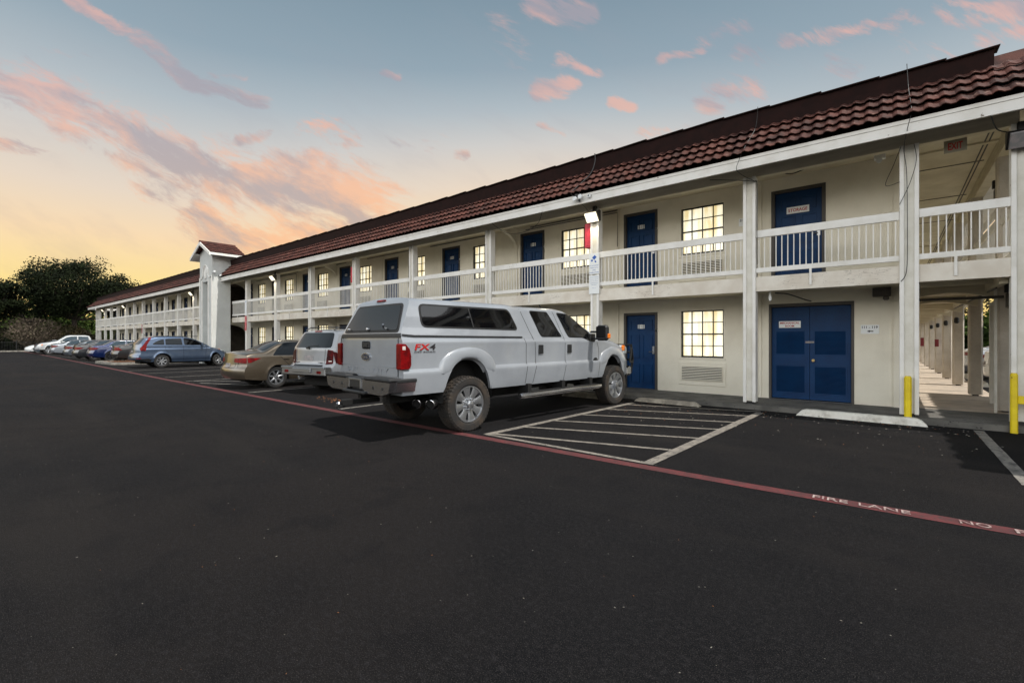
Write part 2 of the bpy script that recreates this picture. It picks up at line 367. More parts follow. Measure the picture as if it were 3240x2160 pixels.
while yy<46:      # slabs of the side walkway with dark joints between them
    y2=yy+(1.18 if k<9 else 1.18); b.box(.1,1.95,yy+(.012 if k else 0),y2,-.02,.1-.004*(k%2)); yy=y2; k+=1
b.build('side_walkway',K['walk2'],kind='structure')
b=MB(); b.box(-81.9,-81.6,-60,14,-.03,.13); b.build('kerb',K['kerb'],kind='structure')
# ---- painted markings
def strip(mb,p,q,w,z=.004,mi=0,wob=.0,n=1):
    p=Vector((*p,0));q=Vector((*q,0)); t=(q-p).normalized(); a=Vector((-t.y,t.x,0))*w/2
    rnd=random.Random(int(abs(p.x*100)+abs(q.y*100)))
    vs=[];fs=[]
    n=max(n,1)
    for i in range(n+1):
        c=p.lerp(q,i/n)
        e1=1+rnd.uniform(-wob,wob); e2=1+rnd.uniform(-wob,wob)
        vs+= [(c.x+a.x*e1,c.y+a.y*e1,z),(c.x-a.x*e2,c.y-a.y*e2,z)]
    for i in range(n): fs.append((2*i+1,2*i+3,2*i+2,2*i))
    mb.add(vs,fs,mi)
b=MB()
strip(b,(-4.93,5.34),(-4.72,10.25),.13,wob=.05,n=30); strip(b,(-2.27,5.3),(-2.08,10.45),.14,z=.008,wob=.05,n=30)
for p,q in [((-4.93,5.36),(-2.27,5.34)),((-4.9,5.45),(-2.24,6.2)),((-4.9,6.2),(-2.2,7.2)),((-4.87,7.02),(-2.17,8.13)),((-4.85,7.93),(-2.15,9.0)),((-4.8,8.9),(-2.13,9.9)),((-4.75,9.83),(-2.1,10.62))]:
    strip(b,p,q,.085,z=.006,wob=.06,n=20)
b.build('hatched_bay_lines',K['line'],kind='structure')
b=MB()
strip(b,(1.09,7.0),(1.09,10.7),.125,wob=.05,n=20)
for x in (-9.15,-13.97,-19.42,-22.05,-25.1,-27.9,-41,-44,-46.8,-49.6,-52.4,-55.2,-58,-60.8,-63.6,-66.4,-69.2,-72):
    strip(b,(x,5.3),(x,10.4),.11,wob=.07,n=20)
strip(b,(-18.3,5.4),(-15.9,6.3),.1,z=.006); strip(b,(-19.3,5.5),(-14.0,9.6),.1,z=.006); strip(b,(-19.4,7.6),(-16.5,9.9),.1,z=.006)
for k in range(4): strip(b,(-38,-3-k*3),(-33.5,-3.3-k*3),.12)
b.build('parking_lines',K['line2'],kind='structure')
b=MB()
RL=[(-82,5.55),(-60,5.45),(-40,5.25),(-21.2,5.06),(-10,5.08),(-5.35,5.13),(-1.05,5.19),(.78,5.265),(6,5.45)]
for p,q in zip(RL,RL[1:]): strip(b,p,q,.168,z=.004,wob=.05,n=max(2,int((q[0]-p[0])/.35)))
b.build('fire_lane_line',K['red'],kind='structure')
b=MB()
xd=Vector((1.83,.075,0)).normalized(); yd=Vector((-xd.y,xd.x,0))
def onred(x): return 5.19+(x+1.05)*.041
for wd,xa,xb in (('FIRE',-.585,-.315),('LANE',-.235,.12),('NO',.425,.61),('PARKING',.74,1.5)):
    xc=(xa+xb)/2
    text_fit(b,wd,0,0,xb-xa,.09,0,depth=.003,bold=.0,frame=lambda a,q,c,xc=xc:(xc+a*xd.x+q*yd.x,onred(xc)+a*xd.y+q*yd.y,.0105+c))
b.build('fire_lane_lettering',K['stencil'],kind='structure')
# planter island with mulch beside the dark sedan
isl=thing('planter_island',(-36.8,7.5,0),'kerbed island of brown mulch behind the black sedan','planter')
b=MB(); P_=[(-38.6,5.7),(-35.2,5.9),(-34.7,6.4),(-34.9,10.6),(-38.3,10.6),(-38.9,6.3)]
def ringpoly(P,d):
    cx=sum(p[0] for p in P)/len(P); cy=sum(p[1] for p in P)/len(P)
    return [(p[0]+(cx-p[0])*d/1.9,p[1]+(cy-p[1])*d/1.9) for p in P]
Q_=ringpoly(P_,.17)
n=len(P_)
b.add([(x,y,0) for x,y in P_]+[(x,y,.14) for x,y in P_]+[(x,y,.14) for x,y in Q_]+[(x,y,.05) for x,y in Q_],
  [(i,(i+1)%n,n+(i+1)%n,n+i) for i in range(n)]+[(n+i,n+(i+1)%n,2*n+(i+1)%n,2*n+i) for i in range(n)]+[(2*n+i,2*n+(i+1)%n,3*n+(i+1)%n,3*n+i) for i in range(n)])
b.build('kerb',K['kerb'],isl)
b=MB(); rnd=random.Random(4)
b.add([(x,y,.1) for x,y in Q_],[tuple(range(n))])
for i in range(900):
    x=rnd.uniform(-38.6,-34.9); y=rnd.uniform(6.1,10.5); a=rnd.uniform(0,3.1); l=rnd.uniform(.03,.07)
    b.add([(x+l*math.cos(a),y+l*math.sin(a),.11),(x-l*math.cos(a),y-l*math.sin(a),.11),(x,y,.15)],[(0,1,2)])
b.build('mulch',K['mulch'],isl)
# ---- wheel stops
def wheel_stop(name,x0,x1,y0,y1,h,m,label,chip=0,rz=0.,cy=None):
    b=MB(); n=24; prof=[(0,0),(.02,.55),(.05,.85),(.1,1),(.9,1),(.95,.85),(.98,.55),(1,0)]
    vs=[];fs=[]; rnd=random.Random(int(x0*31)); L=len(prof)
    for i in range(n+1):
        t=i/n; e=min(t,1-t)*(x1-x0); k=min(1,.25+e/.12*.75)
        for u,v in prof:
            vs.append((x0+(x1-x0)*t+(.0 if v==0 else (.02 if t<.5 else -.02)*v*(e<.03)),y0+(y1-y0)*(.5+(u-.5)*(1 if v==0 else .84)) + rnd.uniform(-.003,.003),h*v*k+rnd.uniform(-.003,.003)*(v>0)))
    for i in range(n):
        for j in range(L-1): fs.append((i*L+j,i*L+j+1,(i+1)*L+j+1,(i+1)*L+j)[::-1])
    fs+=[tuple(range(L)),tuple(range(n*L,n*L+L))[::-1]]
    b.add(vs,fs); o=b.build(name,m,smooth=True,angle=50); recenter(o); o.rotation_euler=(0,0,rz)
    return tag(o,label,'wheel stop',group='concrete wheel stops')
wheel_stop('wheel_stop',-1.47,.47,10.6,10.8,.125,K['stop'],'white painted concrete wheel stop in front of the yellow bollard',rz=-.012)
wheel_stop('wheel_stop',-4.85,-3.3,10.52,10.7,.09,K['stopw'],'low worn bare concrete wheel stop at the head of the hatched bay',rz=-.03)
wheel_stop('wheel_stop',-7.2,-5.4,10.3,10.5,.12,K['stopw'],'concrete wheel stop in the shade under the front of the white pickup')
# ---- litter
b=MB(); rnd=random.Random(9)
def bit(x,y,l,mi,z=.004):
    a=rnd.uniform(0,6.28); c,s=math.cos(a)*l,math.sin(a)*l
    b.add([(x+c,y+s,z),(x-s*.5,y+c*.5,z),(x-c,y-s,z),(x+s*.5,y-c*.5,z),(x,y,z+l*.35)],[(0,1,4),(1,2,4),(2,3,4),(3,0,4)],mi)
for i in range(260): bit(rnd.uniform(-5,1.2),rnd.gauss(10.35,.35) if rnd.random()<.6 else rnd.uniform(8,10.6),rnd.uniform(.008,.024),rnd.choice((0,0,1,2)))
for i in range(420):
    r_=rnd.uniform(2.2,14); a=rnd.uniform(-1.0,.75)-.69; x=r_*math.sin(a); y=r_*math.cos(a)
    if y<10.5: bit(x,y,rnd.uniform(.003,.008),rnd.choice((0,2,2,1)))
for i in range(60): bit(rnd.gauss(-10.6,.5),rnd.gauss(6.0,.12),rnd.uniform(.015,.035),1)
tag(b.build('ground_litter',[K['line'],mat('dry_leaf',(128,84,52),.9),K['kerb']]),'scattered pebbles and dry leaf bits on the black asphalt','litter',kind='stuff')
# ================================================================ motel building
bld=thing('motel_building',(-15,12.4,.0),'long two-storey white motel with blue doors, balcony railings and brown tile roof','building')
def wallstrip(mb,x0,x1,z0,z1,ops,y0,y1,mi=0):
    xs=sorted(set([x0,x1]+[v for o in ops for v in o[:2] if x0<v<x1]))
    for a,c in zip(xs,xs[1:]):
        mid=(a+c)/2; zz=[(o[2],o[3]) for o in ops if o[0]<mid<o[1]]; zz.sort(); z=z0
        for p,q in zz:
            if p>z: mb.box(a,c,y0,y1,z,p,mi)
            z=q
        if z<z1: mb.box(a,c,y0,y1,z,z1,mi)
WY=12.4
DOORS=[-6.01,-9.84,-13.81,-17.65,-21.46,-25.30,-29.17,-33.0]      # left edge of frame
WINS=[-4.36,-8.17,-12.1,-15.95,-19.76,-23.66,-27.46,-31.2]
DW,WW=1.0,1.07
LD=[-45.94,-49.35,-54.5,-56.4,-58.2,-64.9,-68.2,-71.9,-42.0,-40.2]
LWIN=[-44.25,-52.75,-61.6,-69.5,-47.2,-50.9,-66.2,-38.6]
ops=[(-2.27,-.64,.1,2.33),(-2.22,-1.15,2.85,5.0)]
for x in DOORS: ops+=[(x,x+DW,.1,2.25),(x,x+DW,2.85,5.1)]
for x in WINS: ops+=[(x,x+WW,1.02,2.25),(x,x+WW,3.73,4.96)]
b=MB(); wallstrip(b,-33.2,.13,0,5.36,ops,WY,WY+.2); 
b.box(-.07,.13,WY+.2,46,0,5.36)                                   # return wall along the side walkway
# recessed vestibule by the tower
b.box(-33.2,-33.0,WY+.2,15.5,0,5.36)
b.build('wall',K['wall'],bld); b=MB(); b.box(-37.2,-37,WY-.01,15.5,0,5.36)
opsL=[]
for x in LD: opsL+=[(x,x+.9,.1,2.2),(x,x+.9,2.85,5.0)]
for x in LWIN: opsL+=[(x,x+.75,.95,2.2),(x,x+.75,3.65,5.0)]
wallstrip(b,-70.2,-37.2,0,5.36,opsL,WY,WY+.2)
b.build('wall',K['wall'],bld)
b=MB(); b.box(-37,-33.2,14.6,14.8,0,5.3); b.box(-37,-33.2,WY,14.6,2.57,2.86); b.box(-37,-33.2,WY-.02,14.6,5.29,5.35); b.box(-37.0,-36.95,WY-.03,14.6,.1,5.29); b.build('vestibule',K['brown'],bld)
for z0,z1 in ((.1,2.2),(2.9,5.0)): b=MB(); b.box(-36.95,-36.9,12.45,12.8,z0,z1); b.build('vestibule_panel',K['wall'],bld)
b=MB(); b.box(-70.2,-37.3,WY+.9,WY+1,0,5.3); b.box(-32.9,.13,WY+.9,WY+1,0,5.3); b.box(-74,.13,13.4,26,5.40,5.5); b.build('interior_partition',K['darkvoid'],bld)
# control joints, pilasters and the shallow chase panels
for x,w_,d_ in [(x,.03,.03) for x in (-6.2,-10.0,-17.86,-25.5,-2.46)]+[(x-.94,.01,.012) for x in (-6.2,-10.0,-17.86,-25.5)]+[(-13.98,.05,.02),(-21.65,.05,.02),(-29.35,.05,.02),(.09,.07,.05)]:
    b=MB(); b.box(x-w_,x+w_,WY-d_,WY,.1,5.3); b.build('wall_trim',K['wall'],bld)
# arched spandrels across the walkway
def spandrel(mb,x,z0,z1,yA=11.2,yB=12.4,drop=.55):
    poly=[(yA,z1)]; 
    for i in range(13):
        t=i/12; poly.append((yA+(yB-yA)*t,z1-.12-drop*(1-math.sqrt(max(0,1-t*t)))))
    poly.append((yB,z1)); mb.prism(poly,x-.06,x+.06,'x')
for x in (-10.05,-21.78,-33.1):
    for z0,z1 in ((3,5.3),(.1,2.58)): b=MB(); spandrel(b,x,z0,z1); b.build('arched_spandrel',K['wall'],bld)
# ---- balcony slab, beams, ceiling
b=MB()
for x0,x1 in ((-31.6,.1),(-74.2,-33.8)): b.box(x0,x1,11.14,WY,2.58,2.85)
b.box(.1,1.95,11.14,46,2.58,2.85)
b.box(-74.2,-71,WY,26,2.58,2.85)
b.build('balcony_floor',K['cream'],bld)
b=MB()
for x0,x1 in ((-31.6,1.5),(-74.2,-33.8)): b.box(x0,x1,11.04,11.14,2.53,2.84)
b.box(1.62,1.74,11.25,46,2.53,2.84)
b.build('balcony_beam',K['beam'],bld)
b=MB()
for x0,x1 in ((-31.6,1.6),(-74.2,-33.8)):
    b.box(x0,x1,11.05,11.19,5.0,5.31)
    b.box(x0,x1,10.5,11.05,5.26,5.3); b.box(x0,x1,11.19,WY,5.3,5.34)
b.box(.13,2.4,12.55,46,5.3,5.34); b.box(.13,1.95,WY,12.55,5.3,5.34)
for y in (12.6,18.6,25.2,31.8): b.box(.16,1.6,y,y+.1,5.26,5.302)
for y in (12.9,15.9,19.1,22.3,25.5,28.7,31.9,35.1):               # arched cross beams of the lower corridor
    poly=[(.16,2.58)]+[(.16+1.45*i/10,2.30+.14*math.sin(math.pi*i/10)) for i in range(11)]+[(1.61,2.58)]
    b.prism(poly,y,y+.12,'y')
b.box(1.56,1.74,11.3,46,5.0,5.3)
b.box(1.4,1.5,11.3,46,2.44,2.58)
b.box(.16,1.95,11.9,11.96,2.5,2.58)
b.build('ceiling',K['cream'],bld)
for y in (13.9,16.9,20.2): b=MB(); b.box(.16,1.5,y,y+.02,5.285,5.299); b.build('ceiling_joint',K['frame'],bld)
for x in (1.36,1.42): b=MB(); b.box(x,x+.018,11.3,40,5.28,5.299); b.build('ceiling_joint',K['frame'],bld)
for pts,r in [([(.16,11.75,5.22),(1.35,11.75,5.22)],.014),([(.16,12.6,2.3),(1.62,12.6,2.3)],.03),([(1.44,11.9,2.42),(1.44,20,2.42)],.016)]+[([(x,WY-.03,5.26),(x+3.2,WY-.03,5.27)],.014) for x in (-29.0,-24,-19,-14.5,-9.4)]+[([(x0,WY-.03,5.2),(x1,WY-.03,5.2),(x1,WY-.03,4.2)],.012) for x0,x1 in ((-31.4,-26),(-9.6,-6.2))]:
    b=MB(); b.tube(pts,r,6); b.build('conduit',K['frame'],bld)
# ---- posts
def post(x,y=11.0,w_=.25,dp=.22,z0=.1,z1=5.02,name='post',m='post',side=None):
    b=MB(); b.bbox(x+.035,x+w_-.035,y+.03,y+dp,z0+.06,z1,.006)
    b.bbox(x,x+.066,y,y+dp-.004,z0+.03,z1-.001,.006,1); b.bbox(x+w_-.066,x+w_,y,y+dp-.004,z0+.045,z1-.002,.006,1)
    b.box(x+.05,x+w_-.05,y+.05,y+dp-.04,z0-.01,z0+.07,2)
    return b.build(name,[K['post'],K['white'],K['black']],bld)
PX=[-29.48,-25.64,-21.91,-18.02,-14.13,-10.2,-6.315,-2.523]
PLW=[-38.87,-42.47,-45.9,-49.4,-52.85,-56.0,-59.3,-63.0,-66.2,-69.3,-72.4,-74.1]
for x in PX+PLW: post(x)
post(.1,w_=.27); post(1.5,11.02,w_=.24,dp=.2)
# textured columns along the side walkway
for y,xc in ((12.8,1.56),(16.1,1.47),(19.35,1.42),(22.4,1.38),(25.8,1.36),(29.0,1.32),(32.2,1.28),(35.4,1.25),(38.6,1.22),(41.8,1.2)):
    for z0,z1 in ((.13,2.57),(2.85,5.0)):
        b=MB(); ch=.03; x0,x1=xc,xc+.25
        b.prism([(x0+ch,y),(x1-ch,y),(x1,y+ch),(x1,y+.27-ch),(x1-ch,y+.27),(x0+ch,y+.27),(x0,y+.27-ch),(x0,y+ch)],z0,z1,'z')
        if z0<1: b.box(x0+.07,x1-.07,y+.07,y+.2,.09,.131,1)
        b.build('column',[K['column'],K['black']],bld)
for q in ((1.64,1.72,14.4,14.5,.1,2.3),(1.5,1.54,12.65,12.7,.1,2.55)): b=MB(); b.box(*q); b.build('downpipe',K['post'],bld)
# ---- railings
def railing(x0,x1,y=11.05,axis='x',name='railing'):
    b=MB(); L=x1-x0; n=max(2,round(L/.106))
    def bx(a,c,p,q,z0,z1,bv=None):
        if axis=='x': (b.bbox(a,c,y+p,y+q,z0,z1,bv) if bv else b.box(a,c,y+p,y+q,z0,z1))
        else: (b.bbox(y+p,y+q,a,c,z0,z1,bv) if bv else b.box(y+p,y+q,a,c,z0,z1))
    bx(x0,x1,-.02,.03,3.68,3.835,.006); bx(x0,x1,-.01,.035,2.93,3.03,.005)
    for i in range(n):
        t=x0+L*(i+.5)/n; bx(t-.0085,t+.0085,.006,.024,3.03,3.68)
    t=x0+L*.42; bx(t-.02,t+.02,-.035,-.02,2.6,2.94)
    return b.build(name,K['white'],bld)
PE=[-32.35]+PX
for i in range(len(PE)-1): railing((PE[i]+.25) if i else -31.58,PE[i+1])
railing(-2.523+.25,.1); railing(.37,1.5)
PL2=sorted(PLW)
for a,c in zip(PL2,PL2[1:]): railing(a+.25,c)
railing(-38.87+.25,-33.82)
for y in (12.8,16.1,19.35,22.4,25.8): railing(y+.27,y+3.2,1.58,'y')
railing(11.22,12.8,1.62,'y')
# ---- fascia and tile roof
b=MB()
for x0,x1 in ((-31.6,4.2),(-74.9,-33.8)):
    b.box(x0,x1,10.42,10.46,5.03,5.27); b.box(x0,x1,10.405,10.42,5.2,5.265)
b.box(-74.94,-74.9,10.42,24,5.03,5.27)
rnd=random.Random(3)
b.build('fascia',K['white'],bld)
def tile_roof(x0,x1,ya=10.36,za=5.265,yb=11.08,zb=6.06,rows=4,period=.2,hipL=0.,hipR=0.,mb=None,amp=.038):
    b=mb or MB(); nx=int((x1-x0)/period)*6; dy,dz=yb-ya,zb-za; L=math.hypot(dy,dz); ny,nz=-dz/L,dy/L
    for r in range(rows):
        tj=[random.Random(r*97+q).uniform(0,.014) for q in range(97)]
        t0=r/rows; t1=min(1.,(r+1)/rows+.06)
        vs=[];fs=[]
        for i in range(nx+1):
            x=x0+(x1-x0)*i/nx; ph=((x-x0)/period)%1.; h=(amp*max(0,math.sin(math.pi*min(1,ph/.6)))**.8 if ph<.6 else 0)+tj[(int((x-x0)/period+1e-4)//2)%97]
            def xx(t): return max(x0+hipL*t,min(x1-hipR*t,x))
            for t,o in ((t0,.062+h),(t0,.078+h),(t1,.012+h*.8)):
                vs.append((xx(t),ya+dy*t+ny*o,za+dz*t+nz*o))
        for i in range(nx):
            for j in (0,1): fs.append((i*3+j,(i+1)*3+j,(i+1)*3+j+1,i*3+j+1))
        b.add(vs,fs)
    return b
b=tile_roof(-31.6,4.2); tile_roof(-74.9,-33.8,hipL=1.6,period=.4,mb=b)
b.build('tile_roof',K['tile'],bld,smooth=True,angle=30)
ZT=lambda x: 6.39 if x<-3 else 6.39-.11*(x+3)/4.3
b=MB()
for x0,x1 in ((-31.6,1.3),(-73.2,-33.8)):
    for xa,xb in ([(x0,-3.),(-3.,x1)] if x1>0 else [(x0,x1)]):
        za,zb=ZT(xa),ZT(xb)
        b.add([(xa,11.0,5.95),(xa,11.12,5.95),(xa,11.12,za),(xa,10.93,za),(xb,11.0,5.95),(xb,11.12,5.95),(xb,11.12,zb),(xb,10.93,zb)],[(0,1,2,3),(7,6,5,4),(0,4,5,1),(1,5,6,2),(2,6,7,3),(3,7,4,0)])
    b.prism([(10.42,5.25),(11.1,5.25),(11.1,6.0)],x0-(1.5 if x0<-40 else 0),x1+(3 if x1>0 else 0),'x')
    b.box(x0,x1,11.12,13.2,6.2,6.25)
x=-73.1
while x<1.0:
    if not(-34.6<x<-31.5):
        l=min(.92,1.36-x)
        q=ZT(x)-6.42; e=ZT(x+l)-6.42+random.Random(int(x*10)).uniform(-.006,.008); b.add([(x,10.88,6.41+q),(x+l,10.87,6.43+e),(x+l,11.2,6.455+e),(x,11.2,6.435+q),(x,10.88,6.43+q),(x+l,10.87,6.45+e),(x+l,11.2,6.475+e),(x,11.2,6.455+q)],[(0,3,2,1),(4,5,6,7),(0,1,5,4),(1,2,6,5),(2,3,7,6),(3,0,4,7)])
    x+=.9
b.build('parapet',K['darkroof'],bld)
# far side roof of the wing that runs back along the side walkway
b=MB(); b.prism([(1.2,6.0),(1.9,6.0),(2.3,5.3),(2.36,5.3),(1.95,6.1),(1.6,6.38),(1.2,6.38)],12.4,45,'y'); b.prism([(12.6,6.3),(13.6,6.3),(13.4,7.0),(12.9,7.0)],1.16,3.2,'x'); b.build('rear_wing_roof',K['tile'],bld)
b=MB(); b.box(2.3,2.34,10.46,46,5.03,5.27); b.box(1.74,2.3,12.5,46,5.26,5.3); b.build('fascia',K['white'],bld)
# ---- windows
def mk_window():
    w_,h=WW,1.23; f=MB()
    f.box(0,.035,.03,.1,0,h); f.box(w_-.03,w_,.03,.1,0,h); f.box(.035,w_-.03,.03,.1,h-.03,h); f.box(.035,w_-.03,.03,.1,0,.045)
    for i in (1,2,3): f.box(w_*i/4-.011,w_*i/4+.011,.045,.075,.045,h-.03)
    for z,t in ((.25,.009),(.5,.018),(.75,.009)): f.box(.035,w_-.03,.042,.078,h*z-t,h*z+t)
    fo=f.build('window',K['black'],bld,world=False)
    s=MB(); s.bbox(-.045,w_+.045,-.012,.03,-.05,-.002,.004); s.box(-.03,0,-.006,.03,-.002,h+.03); s.box(w_,w_+.03,-.006,.03,-.002,h+.03); s.box(0,w_,-.006,.03,h,h+.03)
    s.build('sill_trim',K['wall'],fo,world=False)
    p=MB(); p.box(.03,w_-.025,.085,.092,.03,h-.02); p.build('pane',K['curtain'],fo,world=False)
    return fo
def mk_vent():
    v=MB(); v.bbox(0,1.18,-.02,0,0,.6,.006); v.bbox(.07,1.11,-.045,-.02,.12,.5,.006)
    v.box(.09,1.09,-.05,-.046,.14,.48,1)
    for i in range(8):
        z=.15+i*.042; v.box(.09,1.09,-.066,-.056,z,z+.022)
    return v.build('air_conditioner_grille',[K['wall'],K['darkvoid']],bld,world=False)
def mk_door(num=None,w_=1.0,h=2.15,hw=True):
    d_=MB(); d_.box(.07,w_-.07,.07,.11,.0,h-.07)
    iw=w_-.14
    for (a,c) in ((.12,.44),(.56,.88)):
        for z0,z1 in ((.08,.34),(.42,.74),(.80,.94)):
            X0=.07+iw*a;X1=.07+iw*c;Z0=h*z0*.96;Z1=h*z1*.96
            for bx in ((X0,X1,Z0,Z0+.02),(X0,X1,Z1-.02,Z1),(X0,X0+.02,Z0+.02,Z1-.02),(X1-.02,X1,Z0+.02,Z1-.02)): d_.box(bx[0],bx[1],.05,.07,bx[2],bx[3])
    do=d_.build('door',K['blue'],bld,world=False)
    f=MB(); f.bbox(-.004,.07,-.012,.1,0,h,.004); f.bbox(w_-.07,w_+.004,-.012,.1,0,h,.004); f.bbox(.07,w_-.07,-.011,.1,h-.07,h,.004); f.box(.07,w_-.07,.03,.12,-.0,.012)
    f.build('door_frame',K['frame'],do,world=False)
    if hw:
        q=MB(); q.bbox(w_-.17,w_-.1,.04,.06,h*.46,h*.46+.22,.006); q.tube([(w_-.135,.05,h*.46+.06),(w_-.135,.01,h*.46+.06),(w_-.25,.005,h*.46+.06)],.011,6)
        q.build('handle',K['satin'],do,world=False)
        q=MB(); q.lathe([(-.025,.03),(-.012,.034),(-.012,0)],12,'y',(w_-.02,.0,h*.76)); q.build('card_button',K['sign'],do,world=False)
    if num:
        q=MB(); q.bbox(w_/2-.1,w_/2+.1,.052,.06,h*.79,h*.79+.115,.004)
        text_fit(q,num,w_/2,h*.79+.0575,.12+.015*sum(ch!='1' for ch in num),.082,.0505,1,.002,.0); q.build('number_plate',[K['sign'],K['signtext']],do,world=False)
    return do
def setloc(o,x,z,y=WY):
    o.location=Vector((x,y,z))-bld.location
NUM={0:'11',1:'12',2:'14',3:'15',4:'16',5:'17',6:'18',7:'19'}
wp=mk_window(); vp=mk_vent(); first=True
for i,x in enumerate(WINS):
    for z in (1.02,3.73):
        o=wp if first else copy_tree(wp,bld); 
        v=vp if first else copy_tree(vp,bld); first=False
        setloc(o,x,z); setloc(v,x-.055,.3 if z<2 else 3.03)
for i,x in enumerate(DOORS):
    for lv,z in (('1',.1),('2',2.86)):
        setloc(mk_door(lv+NUM[i],DW,2.15 if lv=='1' else 2.24),x,z)
o=mk_door(None,1.07,2.14); setloc(o,-2.22,2.86); o['label']='blue storage room door on the balcony'
for c in list(o.children):
    if c.name.startswith('card'): D.objects.remove(c)
# left wing doors and unlit windows
ld=None
for x in LD:
    for z in (.1,2.86):
        if ld is None: ld=mk_door('220',.9,2.1); o=ld
        else: o=copy_tree(ld,bld)
        setloc(o,x,z)
for c in list(ld.children): pass
lw=None
for x in LWIN:
    for z in (.95,3.65):
        if lw is None:
            f=MB(); f.box(0,.03,.03,.1,0,1.25); f.box(.72,.75,.03,.1,0,1.25); f.box(.03,.72,.03,.1,1.22,1.25); f.box(.03,.72,.03,.1,0,.03); f.box(.03,.72,.03,.08,.6,.64); f.box(.36,.39,.04,.08,.03,1.22)
            lw=f.build('window',K['black'],bld,world=False); p=MB(); p.box(.03,.72,.085,.09,.03,1.22); p.build('pane',K['winglass'],lw,world=False); o=lw
        else: o=copy_tree(lw,bld)
        setloc(o,x,z)
# mechanical room double door with louvres
def dbl():
    W_,h=1.63,2.23; d_=MB()
    for a in (0,1):
        X0=.05+a*.767; X1=X0+.758
        d_.box(X0,X1,.06,.1,.02,h-.08)
        for z0,z1 in ((.15,.82),(1.03,1.62)):
            d_.box(X0+.07,X1-.07,.05,.06,z0,z0+.025); d_.box(X0+.07,X1-.07,.05,.06,z1-.025,z1); d_.box(X0+.07,X0+.095,.05,.06,z0+.025,z1-.025); d_.box(X1-.095,X1-.07,.05,.06,z0+.025,z1-.025)
            n=int((z1-z0-.05)/.026)
            for k in range(n):
                z=z0+.028+k*.026; d_.add([(X0+.095,.059,z),(X1-.095,.059,z),(X1-.095,.042,z+.02),(X0+.095,.042,z+.02)],[(0,1,2,3)])
        for u in (.12,.45):
            x=X0+u; 
            for bx in ((x,x+.2,1.8,1.815),(x,x+.2,1.96,1.975),(x,x+.015,1.815,1.96),(x+.185,x+.2,1.815,1.96)): d_.box(bx[0],bx[1],.052,.06,bx[2],bx[3])
    o=d_.build('double_door',K['blue'],bld,world=False,label='blue louvred double door of the mechanical room')
    f=MB(); f.bbox(-.004,.048,-.012,.1,0,h,.004); f.bbox(W_-.048,W_+.004,-.012,.1,0,h,.004); f.bbox(.048,W_-.048,-.011,.1,h-.075,h,.004); f.build('door_frame',K['frame'],o,world=False)
    q=MB(); q.lathe([(-.0,.0),(-.0,.03),(.05,.034),(.05,0)],14,'y',(.885,.0,.92)); q.build('handle',mat('brass',(196,170,120),.3,.8),o,world=False)
    q=MB(); q.bbox(.73,.9,.048,.056,1.31,1.355,.003); q.build('latch',K['plate'],o,world=False)
    q=MB(); q.box(.05,W_-.05,.0,.03,-.004,.004); q.build('threshold',K['satin'],o,world=False)
    return o
setloc(dbl(),-2.27,.1)
# ---- tower
tw=MB(); x0,x1,yf,yb=-33.75,-31.6,9.95,12.6
nx0,nx1=-33.2,-32.2
tw.box(x0,nx0,yf,yf+.35,0,6.3); tw.box(nx1,x1,yf,yf+.35,0,6.3); tw.box(nx0,nx1,yf,yf+.35,5.05,6.3); tw.box(nx0,nx1,yf+.34,yf+.5,0,5.1)
tw.box(x0,x0+.25,yf+.35,10.95,0,6.3); tw.box(x1-.25,x1,yf+.35,10.95,0,6.3); tw.box(x0,x1,10.95,yb,5.31,6.3)
tw.prism([(x0,6.3),(x1,6.3),(x1,6.85),((x0+x1)/2,7.28),(x0,6.85)],yf,yf+.3,'y'); tw.prism([(x0,6.3),(x1,6.3),(x1,6.85),((x0+x1)/2,7.28),(x0,6.85)],yf+1.35,yf+1.6,'y'); tw.box(x1-.25,x1,yf+.3,yf+1.35,6.3,6.85); tw.box(x0,x0+.25,yf+.3,yf+1.35,6.3,6.85)
two=tw.build('tower',K['stucco2'],bld)
b=MB()   # roof: two slopes with lapped tiles
xm=(x0+x1)/2; za=6.62; zt=7.46; ov=.66
for sgn in (-1,1):
    ex=xm+sgn*((x1-x0)/2+ov); rows=5; yA,yB=yf-.3,yf+1.65
    ny_=36
    for r in range(rows):
        t0=r/rows;t1=min(1,(r+1)/rows+.05); vs=[];fs=[]
        for i in range(ny_*2+1):
            y=yA+(yB-yA)*i/(ny_*2); h=.03*(i%4 in(1,2))
            for t,o in ((t0,.01+h),(t0,.06+h),(t1,.02+h)):
                vs.append((ex+(xm-ex)*t+sgn*o*.62,y,za+(zt-za)*t+o*.78))
        for i in range(ny_*2):
            for j in (0,1): fs.append((i*3+j,(i+1)*3+j,(i+1)*3+j+1,i*3+j+1) if sgn>0 else (i*3+j+1,(i+1)*3+j+1,(i+1)*3+j,i*3+j))
        b.add(vs,fs)
    b.prism([(ex,za-.01),(ex,za+.02),(xm,zt+.02),(xm,zt-.1)],yA,yB,'y')
b.tube([(xm,yf-.36,zt+.02),(xm,yf+1.65,zt+.02)],.07,8)
b.build('tile_roof',K['tile'],two,world=True)
b=MB()
for sgn in (-1,1):
    ex=xm+sgn*((x1-x0)/2+ov+.02)
    b.prism([(ex,za-.17),(ex,za+.0),(xm,zt-.01),(xm,zt-.2)],yf-.36,yf-.3,'y')
    b.box(min(ex,ex-sgn*.03),max(ex,ex-sgn*.03),yf-.3,yf+1.65,za-.17,za+.01)
    b.prism([(ex,za-.17),(ex,za-.13),(xm+sgn*1.0,za+.22),(xm+sgn*1.0,za+.18)],yf-.3,yf+1.65,'y')
b.build('fascia',K['white'],two)
b=MB()
for x in (nx0-.12,nx1): b.box(x,x+.12,yf-.05,yf,0,5.15)
